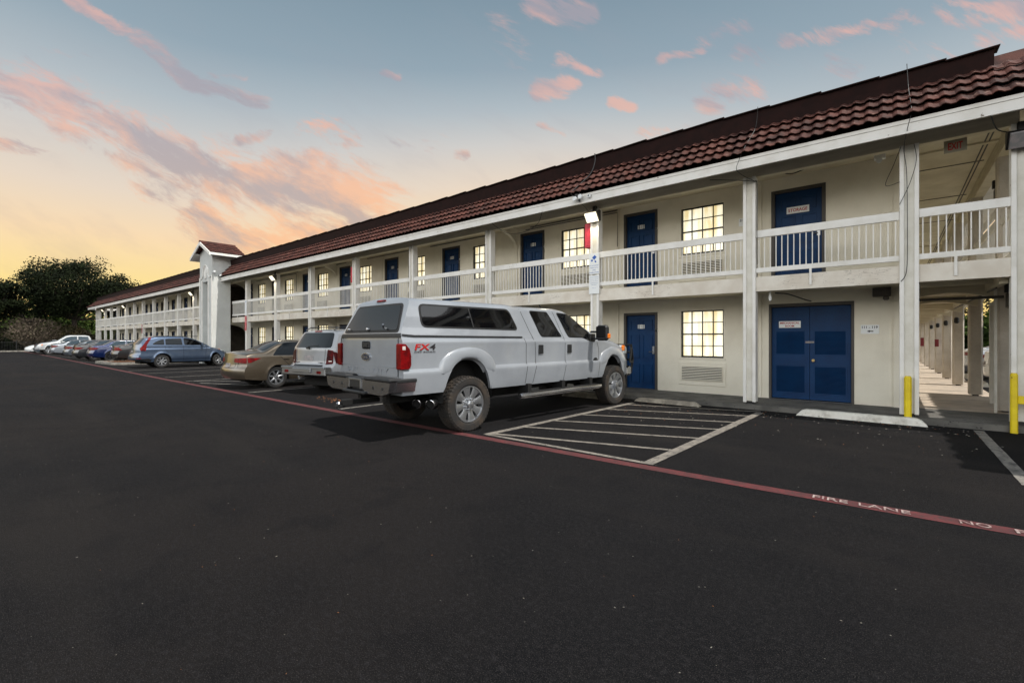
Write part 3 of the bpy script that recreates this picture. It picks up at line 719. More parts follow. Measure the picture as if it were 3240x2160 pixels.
b.box(x0-.03,x0+.1,yf-.03,yf,0,5.35); b.box(x1-.1,x1+.03,yf-.03,yf,0,5.35)
# arched moulding above the niche
for rr,dd in ((.62,.07),(.5,.05)):
    pts=[(xm-.85,5.28),(xm-.62,5.28)]+[(xm-rr*math.cos(math.pi*i/14)*.85,5.42+rr*math.sin(math.pi*i/14)) for i in range(15)]+[(xm+.62,5.28),(xm+.85,5.28)]
    b.tube([(p,yf-.02,q) for p,q in pts],dd*.7,6)
b.tube([(xm+.17*math.cos(i*math.pi/8),yf-.01,5.55+.3*math.sin(i*math.pi/8)) for i in range(17)],.05,6)
b.prism([(xm+.15*math.cos(i*math.pi/8),5.55+.28*math.sin(i*math.pi/8)) for i in range(16)],yf-.03,yf,'y')
b.build('moulding',K['white'],two)
# ---- right-hand block at the end of the front (mostly outside the picture)
b=MB(); b.box(1.745,3.4,11.1,11.25,0,5.0); b.box(4.3,9,8.2,16,0,6.3); b.build('end_wall',K['stucco2'],bld)
b=MB(); 
for i in range(30):
    y=7.65+i*.29; b.prism([(y,5.3),(y+.12,5.3),(y+.145,5.26),(y+.27,5.26),(y+.29,5.3),(y+.29,5.36),(y,5.36)],3.72+.05*(i%2),4.3,'x')
b.box(3.85,9.4,7.68,16.3,5.37,5.5); b.prism([(3.85,5.5),(9.4,5.5),(8.4,6.6),(4.9,6.6)],7.7,16.3,'y'); b.build('end_roof',K['tile'],bld)
# ================================================================ vehicles
def interp(tab,s=.0):
    def f(x):
        if x<=tab[0][0]: return tab[0][1]
        for (a,u),(c,v) in zip(tab,tab[1:]):
            if x<=c: return u+(v-u)*(x-a)/(c-a)
        return tab[-1][1]
    if not s: return f
    return lambda x: sum(f(x+s*k)*w_ for k,w_ in ((-1,.12),(-.6,.2),(0,.36),(.6,.2),(1,.12)))
def sstep(t): t=max(0,min(1,t)); return t*t*(3-2*t)
class Body:
    def __init__(s,**p):
        s.p=p; L=p['L']; y0=p.get('y0',0)
        s.top=interp(p['top'],p.get('sm',.1)); s.belt=interp(p['belt'],.1); s.sill=interp(p['sill'],.03); s.side=interp(p['side'],p.get('ssm',.012))
        s.hw=interp(p.get('hw',[(0,1)]),.15); s.tum=interp(p['tumble'],.1); s.rs=interp(p['rear'],.03); s.fs=interp(p['front'],.03); s.rc=interp(p['rc'],.1) if isinstance(p['rc'],list) else (lambda y:p['rc'])
        W=p['W']; s.W=W; s.y0=y0; s.L=L
        st=p.get('step',.04); n=int((L-y0)/st); ys=[y0+(L-y0)*i/n for i in range(n+1)]
        for (yc,zc,rx,rz) in p['arches']:
            for k in range(-8,9): ys.append(yc+rx*math.sin(k*math.pi/16)*1.0)
            ys+=[yc-rx-.004,yc+rx+.004]
        ys=sorted(ys); yy=[ys[0]]
        for v in ys[1:]:
            if v-yy[-1]>.008 or v in(ys[-1],): yy.append(v)
        zr=p['zrows']
        rings=[]
        for y in yy:
            zb=s.zbot(y); ztop=s.top(y); crown=p.get('crown',.03)
            rc=s.rc(y); ze=ztop-crown; bl=min(s.belt(y),ze-rc*.8); rcz=min(rc,max(.02,ze-bl-.002))
            r=[]; 
            xs0=s.sx(y,zb)
            r+=[(0,max(zb,.0)+.0),(xs0*.5,zb),(xs0-.05,zb)]
            for z in zr+[99]:
                z=min(max(z,zb),bl); r.append((s.sx(y,z),z))
            xb=r[-1][0]; tm=s.tum(y); h=ze-rcz-bl
            for k in (1,2,3,4,5):
                t=k/5; z=bl+h*t; r.append((xb-.012*min(1,h*6)*min(1,t*5)-tm*h*t-.03*h*t*t,z))
            xe=r[-1][0]; ze2=r[-1][1]
            for k in (1,2,3,4):
                a=k*math.pi/8; r.append((xe-rc*(1-math.cos(a)),ze2+rcz*math.sin(a)))
            xt=r[-1][0]
            for k in (1,2,3,4,5):
                t=k/5; r.append((xt*(1-t),ze+crown*(1-(1-t)**2)))
            rings.append((y,r))
        s.rings=rings; n=len(rings[0][1]); vs=[];fs=[];mi=[]
        for y,r in rings:
            for sg in (1,-1):
                for x,z in r: vs.append(s.warp(sg*x,y,z))
        N2=2*n
        for i in range(len(rings)-1):
            for sgi in (0,1):
                for j in range(n-1):
                    a=i*N2+sgi*n+j; f=(a,a+N2,a+N2+1,a+1)
                    fs.append(f[::-1] if sgi==1 else f); mi.append(1 if j<2 else 0)
        for e,(y,r) in ((0,rings[0]),(1,rings[-1])):
            o=len(vs); cols=12
            for x,z in r:
                for k in range(cols+1): vs.append(s.warp(x*(1-2*k/cols),y,z))
            for j in range(n-1):
                for k in range(cols):
                    a=o+j*(cols+1)+k; f=(a,a+1,a+cols+2,a+cols+1)
                    fs.append(f if e==0 else f[::-1]); mi.append(0)
        pass
        import bmesh
        bm=bmesh.new(); bv=[bm.verts.new(v) for v in vs]; 
        for f,m_ in zip(fs,mi):
            try: q=bm.faces.new([bv[i] for i in f]); q.material_index=m_
            except ValueError: pass
        bmesh.ops.remove_doubles(bm,verts=bm.verts,dist=.0008)
        bmesh.ops.dissolve_degenerate(bm,edges=bm.edges,dist=.0005)
        bmesh.ops.recalc_face_normals(bm,faces=bm.faces)
        s.bm=bm; s.bvh=BVHTree.FromBMesh(bm)
    def zbot(s,y):
        z=s.sill(y)
        for (yc,zc,rx,rz) in s.p['arches']:
            d=abs(y-yc)/rx
            if d<1: z=max(z,zc+rz*(1-d**2.4)**(1/2.0))
        return z
    def sx(s,y,z):
        x=s.W*s.hw(y)*s.side(z)
        for (yc,zc,rx,rz) in s.p['arches']:
            q=math.hypot((y-yc)/rx,max(0,(z-zc))/rz) if z>zc else abs(y-yc)/rx
            F=s.p.get('flare',.02); fw=s.p.get('flw',.24)
            if q<1+fw+.04: x=max(x,s.W*s.hw(y)*s.side(min(z,1.0))*1.0-.0+F*sstep((1+fw+.04-q)/.05)) if s.p.get('hardflare') else x+F*sstep((1+fw-q)/fw)
        return x
    def warp(s,x,y,z):
        fl=s.p.get('fall',1.1); p=s.p; W=s.W
        t=max(0,1-(y-s.y0)/fl); yy=y+(s.rs(z)+p.get('bowr',.1)*(abs(x)/W)**3)*t
        t=max(0,1-(s.L-y)/fl); yy-=(s.fs(z)+p.get('bowf',.3)*(abs(x)/W)**2.6)*t
        return (x,yy,z)
    def obj(s,name,mats,parent):
        me=D.meshes.new(name); s.bm.to_mesh(me)
        for m in mats: me.materials.append(m)
        for p in me.polygons: p.use_smooth=True
        me.set_sharp_from_angle(angle=R(s.p.get('sharp',38)))
        o=D.objects.new(name,me); C.objects.link(o); o.parent=parent; return o
    def hit(s,u,v,d):
        if d=='R': o,dr=Vector((3,u,v)),Vector((-1,0,0))
        elif d=='L': o,dr=Vector((-3,u,v)),Vector((1,0,0))
        elif d=='B': o,dr=Vector((u,-4,v)),Vector((0,1,0))
        elif d=='F': o,dr=Vector((u,12,v)),Vector((0,-1,0))
        else: o,dr=Vector((u,v,5)),Vector((0,0,-1))
        h=s.bvh.ray_cast(o,dr)
        if h[0] is None: return None
        n=h[1]; 
        if n.dot(dr)>0: n=-n
        n=(n-dr*.4).normalized()
        return h[0],n
    def decal(s,mb,poly,d,off=.006,mi=0,nu=18,nv=5,skirt=.015,rr=0.):
        if rr: poly=roundp(poly,rr)
        us=[p[0] for p in poly]; u0,u1=min(us),max(us); cu=sorted(set([u0+(u1-u0)*(.5-.5*math.cos(math.pi*i/nu)) for i in range(nu+1)]+[round(u,4) for u in us]))
        cols=[]
        for u in cu:
            u_=min(max(u,u0+1e-4),u1-1e-4); cr=[]
            for (a,p),(c,q) in zip(poly,poly[1:]+poly[:1]):
                if (a-u_)*(c-u_)<0 : cr.append(p+(q-p)*(u_-a)/(c-a))
            if len(cr)>=2: cols.append((u_,min(cr),max(cr)))
        vs=[];ok=True;P0=[]
        for u,lo,hi in cols:
            col=[]
            for j in range(nv+1):
                h=s.hit(u,lo+(hi-lo)*j/nv,d); col.append(h)
            P0.append(col)
        idx={}
        for i,col in enumerate(P0):
            for j,h in enumerate(col):
                if h: idx[i,j]=len(vs); vs.append(h[0]+h[1]*off)
        fs=[]
        for i in range(len(P0)-1):
            for j in range(nv):
                q=[idx.get(k) for k in ((i,j),(i+1,j),(i+1,j+1),(i,j+1))]
                if None not in q: fs.append(tuple(q))
        # skirt
        border=[(i,0) for i in range(len(P0))]+[(len(P0)-1,j) for j in range(1,nv+1)]+[(i,nv) for i in range(len(P0)-2,-1,-1)]+[(0,j) for j in range(nv-1,0,-1)]
        sk={}
        for k in border:
            h=P0[k[0]][k[1]]
            if h: sk[k]=len(vs); vs.append(h[0]-h[1]*skirt)
        for a,c in zip(border,border[1:]+border[:1]):
            if a in sk and c in sk and a in idx and c in idx: fs.append((idx[a],sk[a],sk[c],idx[c]))
        mb.add(vs,fs,mi)
    def seam(s,mb,pts,d,w_=.012,off=.002,mi=0,st=.05):
        q=[]
        for a,c in zip(pts,pts[1:]):
            n=max(1,int(math.hypot(c[0]-a[0],c[1]-a[1])/st))
            q+=[(a[0]+(c[0]-a[0])*k/n,a[1]+(c[1]-a[1])*k/n) for k in range(n)]
        q.append(pts[-1]); vs=[];fs=[];last=None
        for i,p in enumerate(q):
            a=q[max(i-1,0)];c=q[min(i+1,len(q)-1)]; l=math.hypot(c[0]-a[0],c[1]-a[1]) or 1; nx,ny=-(c[1]-a[1])/l*w_/2,(c[0]-a[0])/l*w_/2
            h=s.hit(p[0]+nx,p[1]+ny,d);g=s.hit(p[0]-nx,p[1]-ny,d)
            if h and g:
                vs+=[h[0]+h[1]*off,g[0]+g[1]*off]
                if last is not None: k=len(vs); fs.append((k-4,k-3,k-1,k-2))
                last=i
            else: last=None
        mb.add(vs,fs,mi)
def roundp(P,r):
    out=[];n=len(P)
    for i in range(n):
        a,b_,c=Vector(P[i-1]),Vector(P[i]),Vector(P[(i+1)%n]); u=(a-b_);v=(c-b_); rr=min(r,u.length*.45,v.length*.45); u.normalize();v.normalize()
        p=b_+u*rr;q=b_+v*rr
        for k in range(5):
            t=k/4; m=(1-t)**2*p+2*t*(1-t)*b_+t*t*q; out.append((m.x,m.y))
    return out
def inset(P,d):
    c=Vector((sum(p[0] for p in P)/len(P),sum(p[1] for p in P)/len(P))); w_=max(p[0] for p in P)-min(p[0] for p in P); h=max(p[1] for p in P)-min(p[1] for p in P)
    return [(c.x+(p[0]-c.x)*(1-2*d/w_),c.y+(p[1]-c.y)*(1-2*d/h)) for p in P]
def wheel(parent,x,y,r,w_,rim,style,tread=False,side=1,tm='tyre2',cap=None):
    h=MB(); h.lathe([(-w_*.3,.0),(-w_*.3,rim*.9),(w_*.18,rim*.93),(w_*.18,0)],28); h.lathe([(w_*.18,0),(w_*.18,.14),(w_*.3,.14),(w_*.3,0)],20)
    wo=h.build('wheel',K['under'],parent,world=False); wo.location=(x,y,r); wo.rotation_euler=(0,0,0 if side>0 else math.pi)
    t=MB(); s_w=w_/2; dr=r-rim
    prof=[(-s_w*.78,rim),(-s_w*.98,rim+dr*.2),(-s_w*1.04,rim+dr*.5),(-s_w*.98,r-dr*.16),(-s_w*.84,r-dr*.03),(-s_w*.5,r),(s_w*.5,r),(s_w*.84,r-dr*.03),(s_w*.98,r-dr*.16),(s_w*1.04,rim+dr*.5),(s_w*.98,rim+dr*.2),(s_w*.78,rim)]
    t.lathe(prof,56,closed=True)
    if tread:
        for i in range(46):
            for sg in (-1,1):
                a=2*math.pi*(i+(.5 if sg>0 else 0))/46; cs,sn=math.cos(a),math.sin(a)
                def P(ax,rr,tt): return (ax,rr*cs-tt*sn,rr*sn+tt*cs)
                l=.021 if i%2 else .017; a0,a1=(s_w*.42,s_w*1.0)
                q=[(a0,r-.004),(a1*.9,r-.012),(a1,r-dr*.22)]; qo=[(a0,r+.009),(a1*.9,r+.004),(a1*1.03,r-dr*.2)]
                if sg<0: q=[(-u,v) for u,v in q];qo=[(-u,v) for u,v in qo]
                vs=[P(u,v,-l) for u,v in qo]+[P(u,v,l) for u,v in qo]+[P(u,v-.012,-l) for u,v in q]+[P(u,v-.012,l) for u,v in q]
                t.add(vs,[(0,1,4,3),(1,2,5,4),(0,6,7,1),(1,7,8,2),(3,4,10,9),(4,5,11,10),(2,8,11,5),(0,3,9,6)])
            a=2*math.pi*i/46; cs,sn=math.cos(a),math.sin(a)
            for u0,u1 in ((-s_w*.3,-.012),(.012,s_w*.3)):
                P=lambda ax,rr,tt:(ax,rr*cs-tt*sn,rr*sn+tt*cs)
                t.add([P(u0,r+.009,-.016),P(u1,r+.009,-.022),P(u1,r+.009,.012),P(u0,r+.009,.018),P(u0,r-.01,-.016),P(u1,r-.01,-.022),P(u1,r-.01,.012),P(u0,r-.01,.018)],[(0,1,2,3),(0,4,5,1),(1,5,6,2),(2,6,7,3),(3,7,4,0)])
    t.build('tyre',K[tm],wo,smooth=True,world=False,angle=30)
    m=MB(); n,wi,wo_,hub=style
    m.lathe([(s_w*.8,rim+.006),(s_w*.92,rim+.004),(s_w*.92,rim-.014),(s_w*.5,rim-.03),(s_w*.2,rim-.035)],40)
    ax0,ax1=s_w*.74,s_w*.84
    for i in range(n):
        a=2*math.pi*(i+.25)/n; cs,sn=math.cos(a),math.sin(a)
        P=lambda ax,rr,tt:(ax,rr*cs-tt*sn,rr*sn+tt*cs)
        vs=[]
        for rr,hw_,ax in ((hub*.8,wi,ax0),(hub*1.6,wi*.95,ax0+.01),((hub+rim)/2+.03,(wi*.6+wo_*.4),ax0+.5*(ax1-ax0)+.008),(rim-.012,wo_,ax1)):
            vs+=[P(ax-.045,rr,-hw_),P(ax-.006,rr,-hw_),P(ax,rr,-hw_*.7),P(ax,rr,hw_*.7),P(ax-.006,rr,hw_),P(ax-.045,rr,hw_)]
        fs=[]
        for k in range(3):
            for j in range(5): fs.append((k*6+j,k*6+j+1,(k+1)*6+j+1,(k+1)*6+j))
        m.add(vs,fs)
    m.lathe([(ax0-.05,hub*1.05),(ax0+.002,hub*1.02),(ax0+.006,hub*.6)],24)
    if tread:
        m.lathe([(ax0,hub*.6),(ax0+.05,hub*.56),(ax0+.06,hub*.4),(ax0+.06,0)],20)
        for i in range(8):
            a=2*math.pi*(i+.5)/8; m.lathe([(ax0,.014),(ax0+.045,.013),(ax0+.05,0)],8,c=(0,hub*.84*math.cos(a),hub*.84*math.sin(a)))
    else:
        m.lathe([(ax0,hub*.6),(ax0+.012,hub*.5),(ax0+.014,0)],16)
        for i in range(5):
            a=2*math.pi*(i+.5)/5; m.lathe([(ax0-.01,.012),(ax0+.008,.012),(ax0+.008,0)],8,c=(0,hub*.82*math.cos(a),hub*.82*math.sin(a)))
    m.build('rim',[K['alloy'] if cap is None else cap],wo,smooth=True,world=False,angle=35)
    return wo
def wheels(parent,xs,ys,r,w_,rim,style,**k):
    a=wheel(parent,xs,ys[0],r,w_,rim,style,**k)
    for sx,y in ((1,ys[1]),(-1,ys[0]),(-1,ys[1])):
        c=copy_tree(a,parent); c.location=(xs*sx,y,r); c.rotation_euler=(R(23*y),0,0 if sx>0 else math.pi)
def both(fn):
    for d in ('R','L'): fn(d)
def glassset(B,parent,polys,rr=.05,trim=K['rubber'],gl=None,gap=.02,sides='RL',off=.006):
    gl=gl or K['glass']
    for d in sides:
        for poly in polys:
            mb=MB(); B.decal(mb,poly,d,off=off,rr=rr); o=mb.build('window',trim,parent,smooth=True,world=False)
            mb=MB(); B.decal(mb,inset(poly,gap),d,off=off+.006,rr=rr*.8); mb.build('pane',gl,o,smooth=True,world=False)
def face(B,parent,name,poly,d,m,off=.008,rr=.03,nu=14,nv=5):
    mb=MB(); B.decal(mb,poly,d,off=off,rr=rr,nu=nu,nv=nv); return mb.build(name,m,parent,smooth=True,world=False)
def seams(B,parent,lines,w_=.011):
    for pts in lines:
        for d,q in ([(pts[0],pts[1])] if isinstance(pts[0],str) else [('R',pts),('L',pts)]):
            mb=MB(); B.seam(mb,q,d,w_)
            if mb.v: mb.build('panel_gap',K['under'],parent,world=False)
def handle(B,parent,pts,m,w_=.16,h=.03,d=.03):
    for (y,z) in pts:
        for sg,dd in ((1,'R'),(-1,'L')):
            hh=B.hit(y,z,dd)
            if not hh: continue
            x=hh[0].x; mb=MB(); a,c=sorted((x-sg*.01,x+sg*d)); mb.bbox(a,c,y-w_/2,y+w_/2,z-h/2,z+h/2,.008); mb.build('door_handle',m,parent,world=False)
def mirror(B,parent,y,z,m,dx=.2,sz=(.09,.2,.14),arm=.06):
    for sg,dd in ((1,'R'),(-1,'L')):
        hh=B.hit(y,z-.02,dd)
        if not hh: continue
        x=hh[0].x; mb=MB(); a,c=sorted((x+sg*arm,x+sg*(arm+dx))); mb.bbox(a,c,y-sz[0]/2,y+sz[0]/2,z-sz[2]*.35,z+sz[2]*.65,.03)
        a,c=sorted((x-sg*.03,x+sg*(arm+.03))); mb.bbox(a,c,y-.02,y+.03,z-.04,z+.0,.008); mb.build('side_mirror',m,parent,world=False)
def at(px,y,th=0,label='',cat='car',name='parked_car',group='vehicles parked nose in along the motel front'):
    return thing(name,(px,y,0),label,cat,group,rz=-R(th))

# ---------------- white crew-cab pickup with camper shell
tr=at(-6.43,3.98,5.0,'tall white crew cab pickup with camper shell, nearest vehicle','pickup truck','pickup_truck')
TW=paint('truck_white',(144,148,154),(134,138,144),coat=1.,rough=.32)
B=Body(L=6.5,y0=.2,W=1.0,step=.035,sm=.08,ssm=.012,
 top=[(0,2.165),(2.6,2.175),(2.72,2.15),(3.9,2.16),(4.25,2.12),(4.5,2.0),(5.25,1.6),(5.4,1.57),(6.0,1.49),(6.35,1.40),(6.5,1.22)],
 belt=[(0,1.56),(4.6,1.55),(5.1,1.50),(5.4,1.44),(6.5,1.30)],
 sill=[(0,.68),(.95,.68),(1.9,.66),(5.2,.66),(6.3,.66),(6.5,.62)],
 side=[(.6,.945),(.72,.968),(.9,.985),(.99,.992),(1.02,.988),(1.06,.956),(1.2,.958),(1.4,.965),(1.455,.97),(1.475,.962),(1.52,.935),(1.6,.925)],
 tumble=[(0,.16),(2.6,.16),(2.8,.24),(4.4,.28),(5.0,.5),(6.5,.6)],
 rear=[(.6,0),(1.55,0),(1.62,.02),(2.1,.24),(2.2,.34)],front=[(.6,.0),(1.1,.02),(1.25,.05),(1.6,.3)],
 arches=[(1.47,.45,.51,.74),(5.86,.45,.49,.69)],flare=.0,flw=.2,rc=[(0,.16),(2.6,.16),(2.8,.12),(4.6,.1),(5.6,.09)],crown=.035,bowr=.035,bowf=.14,fall=.9,sharp=30,
 zrows=[.62,.66,.69,.74,.8,.86,.92,.965,.99,1.01,1.03,1.045,1.06,1.1,1.15,1.2,1.25,1.3,1.34,1.38,1.42,1.445,1.46,1.475,1.49,1.52])
B.obj('body',[TW,K['under']],tr)
for (yc,zc,rx,rz) in B.p['arches']:       # bulging fender flares above the body crease
    for sg in (1,-1):
        mb=MB(); n=40; prof=[(-.12,-.05),(0,-.012),(.03,.03),(.2,.043),(.55,.04),(.8,.028),(.93,.014),(.97,.0),(1.0,-.012)]; vs=[]
        for i in range(n+1):
            t=math.pi*i/n; oy=yc-.615*math.cos(t); oz=.985+.39*math.sin(t)**.85*(1 if yc<3 else .9)
            iy=yc-(rx-.012)*math.cos(t); iz=max(.965,B.zbot(iy)-.004)
            for s_,dx in prof:
                y=iy+(oy-iy)*s_; z=iz+(oz-iz)*s_; vs.append(B.warp(sg*(B.W*B.side(min(max(z,1.06),1.4))+dx),y,z))
        L=len(prof); mb.add(vs,[(i*L+j,i*L+j+1,(i+1)*L+j+1,(i+1)*L+j) for i in range(n) for j in range(L-1)])
        mb.build('fender_flare',TW,tr,smooth=True,world=False,angle=60)
glassset(B,tr,[[(.6,1.68),(.58,2.04),(2.52,2.045),(2.72,1.66)]],rr=.1,gap=.03)
for d in 'RL': mb=MB(); B.seam(mb,[(1.56,2.02),(1.63,1.69)],d,.028,.016); mb.build('window_divider',K['rubber'],tr,world=False)
glassset(B,tr,[[(3.32,1.545),(3.12,2.05),(3.66,2.045),(3.96,1.545)],[(4.17,1.54),(3.95,2.045),(4.28,2.03),(4.45,1.98),(4.98,1.64),(5.06,1.44),(4.86,1.46),(4.66,1.535)]],rr=.05,gap=.015)
# rear: camper hatch glass
face(B,tr,'hatch_trim',[(-.86,1.60),(-.70,2.05),(.70,2.05),(.86,1.60)],'B',K['rubber'],.008,.07)
hg=face(B,tr,'hatch_glass',[(-.815,1.635),(-.665,2.015),(.665,2.015),(.815,1.635)],'B',K['glass'],.016,.05)
q=MB(); q.tube([(.55,.215,1.66),(.55,.17,1.67),(.60,.13,1.72)],.016,6); q.tube([(-.62,.215,1.66),(-.62,.17,1.66)],.016,6); q.lathe([(0,.03),(-.03,.03),(-.04,0)],10,'y',(0,.22,1.655)); q.build('latch',K['satin'],hg,world=False)
mb=MB(); B.decal(mb,[(-.93,1.52),(-.93,1.585),(.93,1.585),(.93,1.52)],'B',.012); 
for d in 'RL': B.seam(mb,[(.24,1.56),(.45,1.545),(2.78,1.535)],d,.03,.01)
mb.build('bed_rail_cap',K['plastic'],tr,world=False)
# tailgate
face(B,tr,'brake_light',[(-.13,2.10),(-.13,2.125),(.13,2.125),(.13,2.10)],'B',K['tailred'],.02,.01)
mb=MB(); B.decal(mb,[(-.865,.955),(-.865,1.505),(.865,1.505),(.865,.955)],'B',.014,rr=.03,nu=20); tg=mb.build('tailgate',TW,tr,smooth=True,world=False)
mb=MB(); mb.bbox(-.86,.86,.183,.188,1.085,1.092,.002); 
text_fit(mb,'SUPER  DUTY',0,1.02,1.3,.085,.188,0,.012,.01); mb.build('tailgate_lettering',TW,tg,world=False)
mb=MB(); mb.bbox(-.12,.12,.165,.19,1.35,1.47,.02); mb.bbox(-.07,.07,.155,.166,1.37,1.43,.008); mb.build('tailgate_handle',K['plastic'],tg,world=False)
def oval(mb,cx,cy,rx,rz,y0,y1,mi=0,n=24): mb.prism([(cx+rx*math.cos(2*math.pi*i/n),cy+rz*math.sin(2*math.pi*i/n)) for i in range(n)],y0,y1,'y',mi)
mb=MB(); oval(mb,.0,1.225,.135,.06,.165,.19,0); oval(mb,.0,1.225,.115,.047,.16,.166,1); text_fit(mb,'Ford',0,1.225,.15,.055,.159,0); mb.build('oval_emblem',[K['chrome'],mat('emblem_blue',(30,42,66),.3,coat=.6)],tg,world=False)
# tail lights
for sg in (1,-1):
    mb=MB(); x0,x1=(.885,1.0) if sg>0 else (-1.0,-.885)
    a=[(.175,1.075),(.175,1.42),(.19,1.435),(.27,1.43),(.335,1.36),(.36,1.25),(.36,1.12),(.345,1.075),(.32,1.06),(.19,1.06)]
    n=len(a); mid=(.25,1.25)
    xs=[x0,x0+.006,x1-.012,x1+.004] if sg>0 else [x1,x1-.006,x0+.012,x0-.004]
    sc=[.97,1,1,.955]; vs=[]
    for X_,k in zip(xs,sc): vs+=[(X_,mid[0]+(y-mid[0])*k,mid[1]+(z-mid[1])*k) for y,z in a]
    mb.add(vs,[(k*n+i,k*n+(i+1)%n,(k+1)*n+(i+1)%n,(k+1)*n+i) for k in range(3) for i in range(n)]+[tuple(range(n)),tuple(range(3*n,4*n))])
    o=mb.build('tail_light',K['tailred'],tr,world=False)
    mb=MB(); X_=x1 if sg>0 else x0; mb.bbox(min(X_-sg*.02,X_+sg*.008),max(X_-sg*.02,X_+sg*.008),.20,.27,1.335,1.405,.012); mb.build('reverse_lens',K['tailclear'],o,world=False)
# bumper
mb=MB()
def bump(x0,x1): mb.prism([(.0,.71),(.03,.685),(.2,.70),(.22,.9),(.0,.895),(-.02,.8)],x0,x1,'x')
mb.prism([(-1.02,.89),(-.98,.74),(-.8,.69),(-.35,.69),(-.22,.76),(.22,.76),(.35,.69),(.8,.69),(.98,.74),(1.02,.89)],-.005,.1,'y')
mb.prism([(-1.035,.89),(-1.0,.74),(-.95,.73),(-.95,.89)],.1,.42,'y'); mb.prism([(1.035,.89),(1.0,.74),(.95,.73),(.95,.89)],.1,.42,'y')
rb=mb.build('rear_bumper',K['chrome'],tr,world=False)
mb=MB(); mb.bbox(-1.03,-.3,-.03,.2,.885,.94,.02); mb.bbox(.3,1.03,-.03,.2,.885,.94,.02); mb.bbox(-.3,.3,-.01,.2,.88,.915,.015); mb.bbox(.93,1.04,.1,.44,.87,.93,.015); mb.bbox(-1.04,-.93,.1,.44,.87,.93,.015); mb.bbox(-.36,.36,-.05,.08,.665,.72,.02); mb.bbox(-.17,.17,-.012,-.004,.76,.875,.003); mb.build('step_pad',K['plastic'],rb,world=False)
mb=MB(); mb.bbox(-.2,-.165,-.02,-.005,.75,.9,.004); mb.bbox(.165,.2,-.02,-.005,.75,.9,.004); mb.bbox(-.17,.17,-.02,-.006,.87,.9,.004); mb.build('plate_bracket',K['satin'],rb,world=False)
for x in (-.75,-.45,.55,.82):
    mb=MB(); mb.lathe([(-.012,0),(-.012,.022),(0,.026)],12,'y',(x,0,.79)); mb.build('parking_sensor',K['plastic'],rb,world=False)
hi=MB(); hi.bbox(-.04,.04,-.2,.4,.50,.57,.006); hi.bbox(-.045,.045,-.22,-.06,.485,.585,.01); hi.bbox(-.03,.03,-.33,-.18,.47,.5,.01); th_=hi.build('tow_hitch',K['under'],tr,world=False); hi=MB(); hi.tube([(0,-.27,.46),(0,-.27,.5)],.018,8); hi.lathe([(.5,.0),(.502,.02),(.515,.034),(.535,.034),(.552,.02),(.555,0)],14,'z',(0,-.27,0)); hi.build('hitch_ball',K['chrome'],th_,world=False)
ex=MB()
EXD=Vector((.5,-.82,-.12)).normalized()
for x,y in ((.66,.68),(.88,.78)):
    p=Vector((x,y,.5)); ex.tube([p+EXD*.02,p+EXD*.02-EXD*.004,p,p-EXD*.34],[.066,.074,.078,.07],20,cap=False)
ex.build('exhaust_tip',K['chrome'],tr,world=False,smooth=True)
ex=MB()
for x,y in ((.66,.68),(.88,.78)):
    p=Vector((x,y,.5)); ex.tube([p-EXD*.01,p-EXD*.3],.066,16); ex.tube([p-EXD*.3,(x-.25,1.3,.55)],.05,8)
ex.tube([(.65,1.0,.52),(.2,2.4,.55),(.2,3.6,.5)],.05,8); ex.build('exhaust_pipe',K['under'],tr,world=False)
ch=MB(); ch.box(-.5,-.4,.3,6.4,.52,.66); ch.box(.4,.5,.3,6.4,.52,.66); ch.box(-.6,.6,2.2,4.9,.62,.9); ch.box(-.62,.62,.3,6.3,.7,1.15)
for y in (1.47,5.86): ch.tube([(-.8,y,.445),(.8,y,.445)],.06,10); ch.lathe([(-.18,0),(-.12,.13),(0,.19),(.12,.13),(.18,0)],14,'x',(0,y,.445))
ch.box(-.05,.35,2.4,3.6,.42,.6); ch.box(-.05,.05,1.6,5,.48,.56)
ch.build('chassis',K['under'],tr,world=False)
wheels(tr,.865,(1.47,5.86),.445,.30,.292,(8,.052,.088,.105),tread=True,tm='tyre')
# arch liners
mb=MB()
for (yc,zc,rx,rz) in B.p['arches']:
    for sg in (1,-1):
        vs=[];n=20
        for k in range(n+1):
            a=math.pi*k/n; vs+=[(sg*.97,yc+(rx+.012)*math.cos(a),zc+.05+(rz-.03)*math.sin(a)),(sg*.62,yc+(rx+.012)*math.cos(a),zc+.05+(rz-.03)*math.sin(a))]
        mb.add(vs,[(2*k,2*k+1,2*k+3,2*k+2) for k in range(n)])
mb.build('wheel_arch_liner',K['under'],tr,world=False)

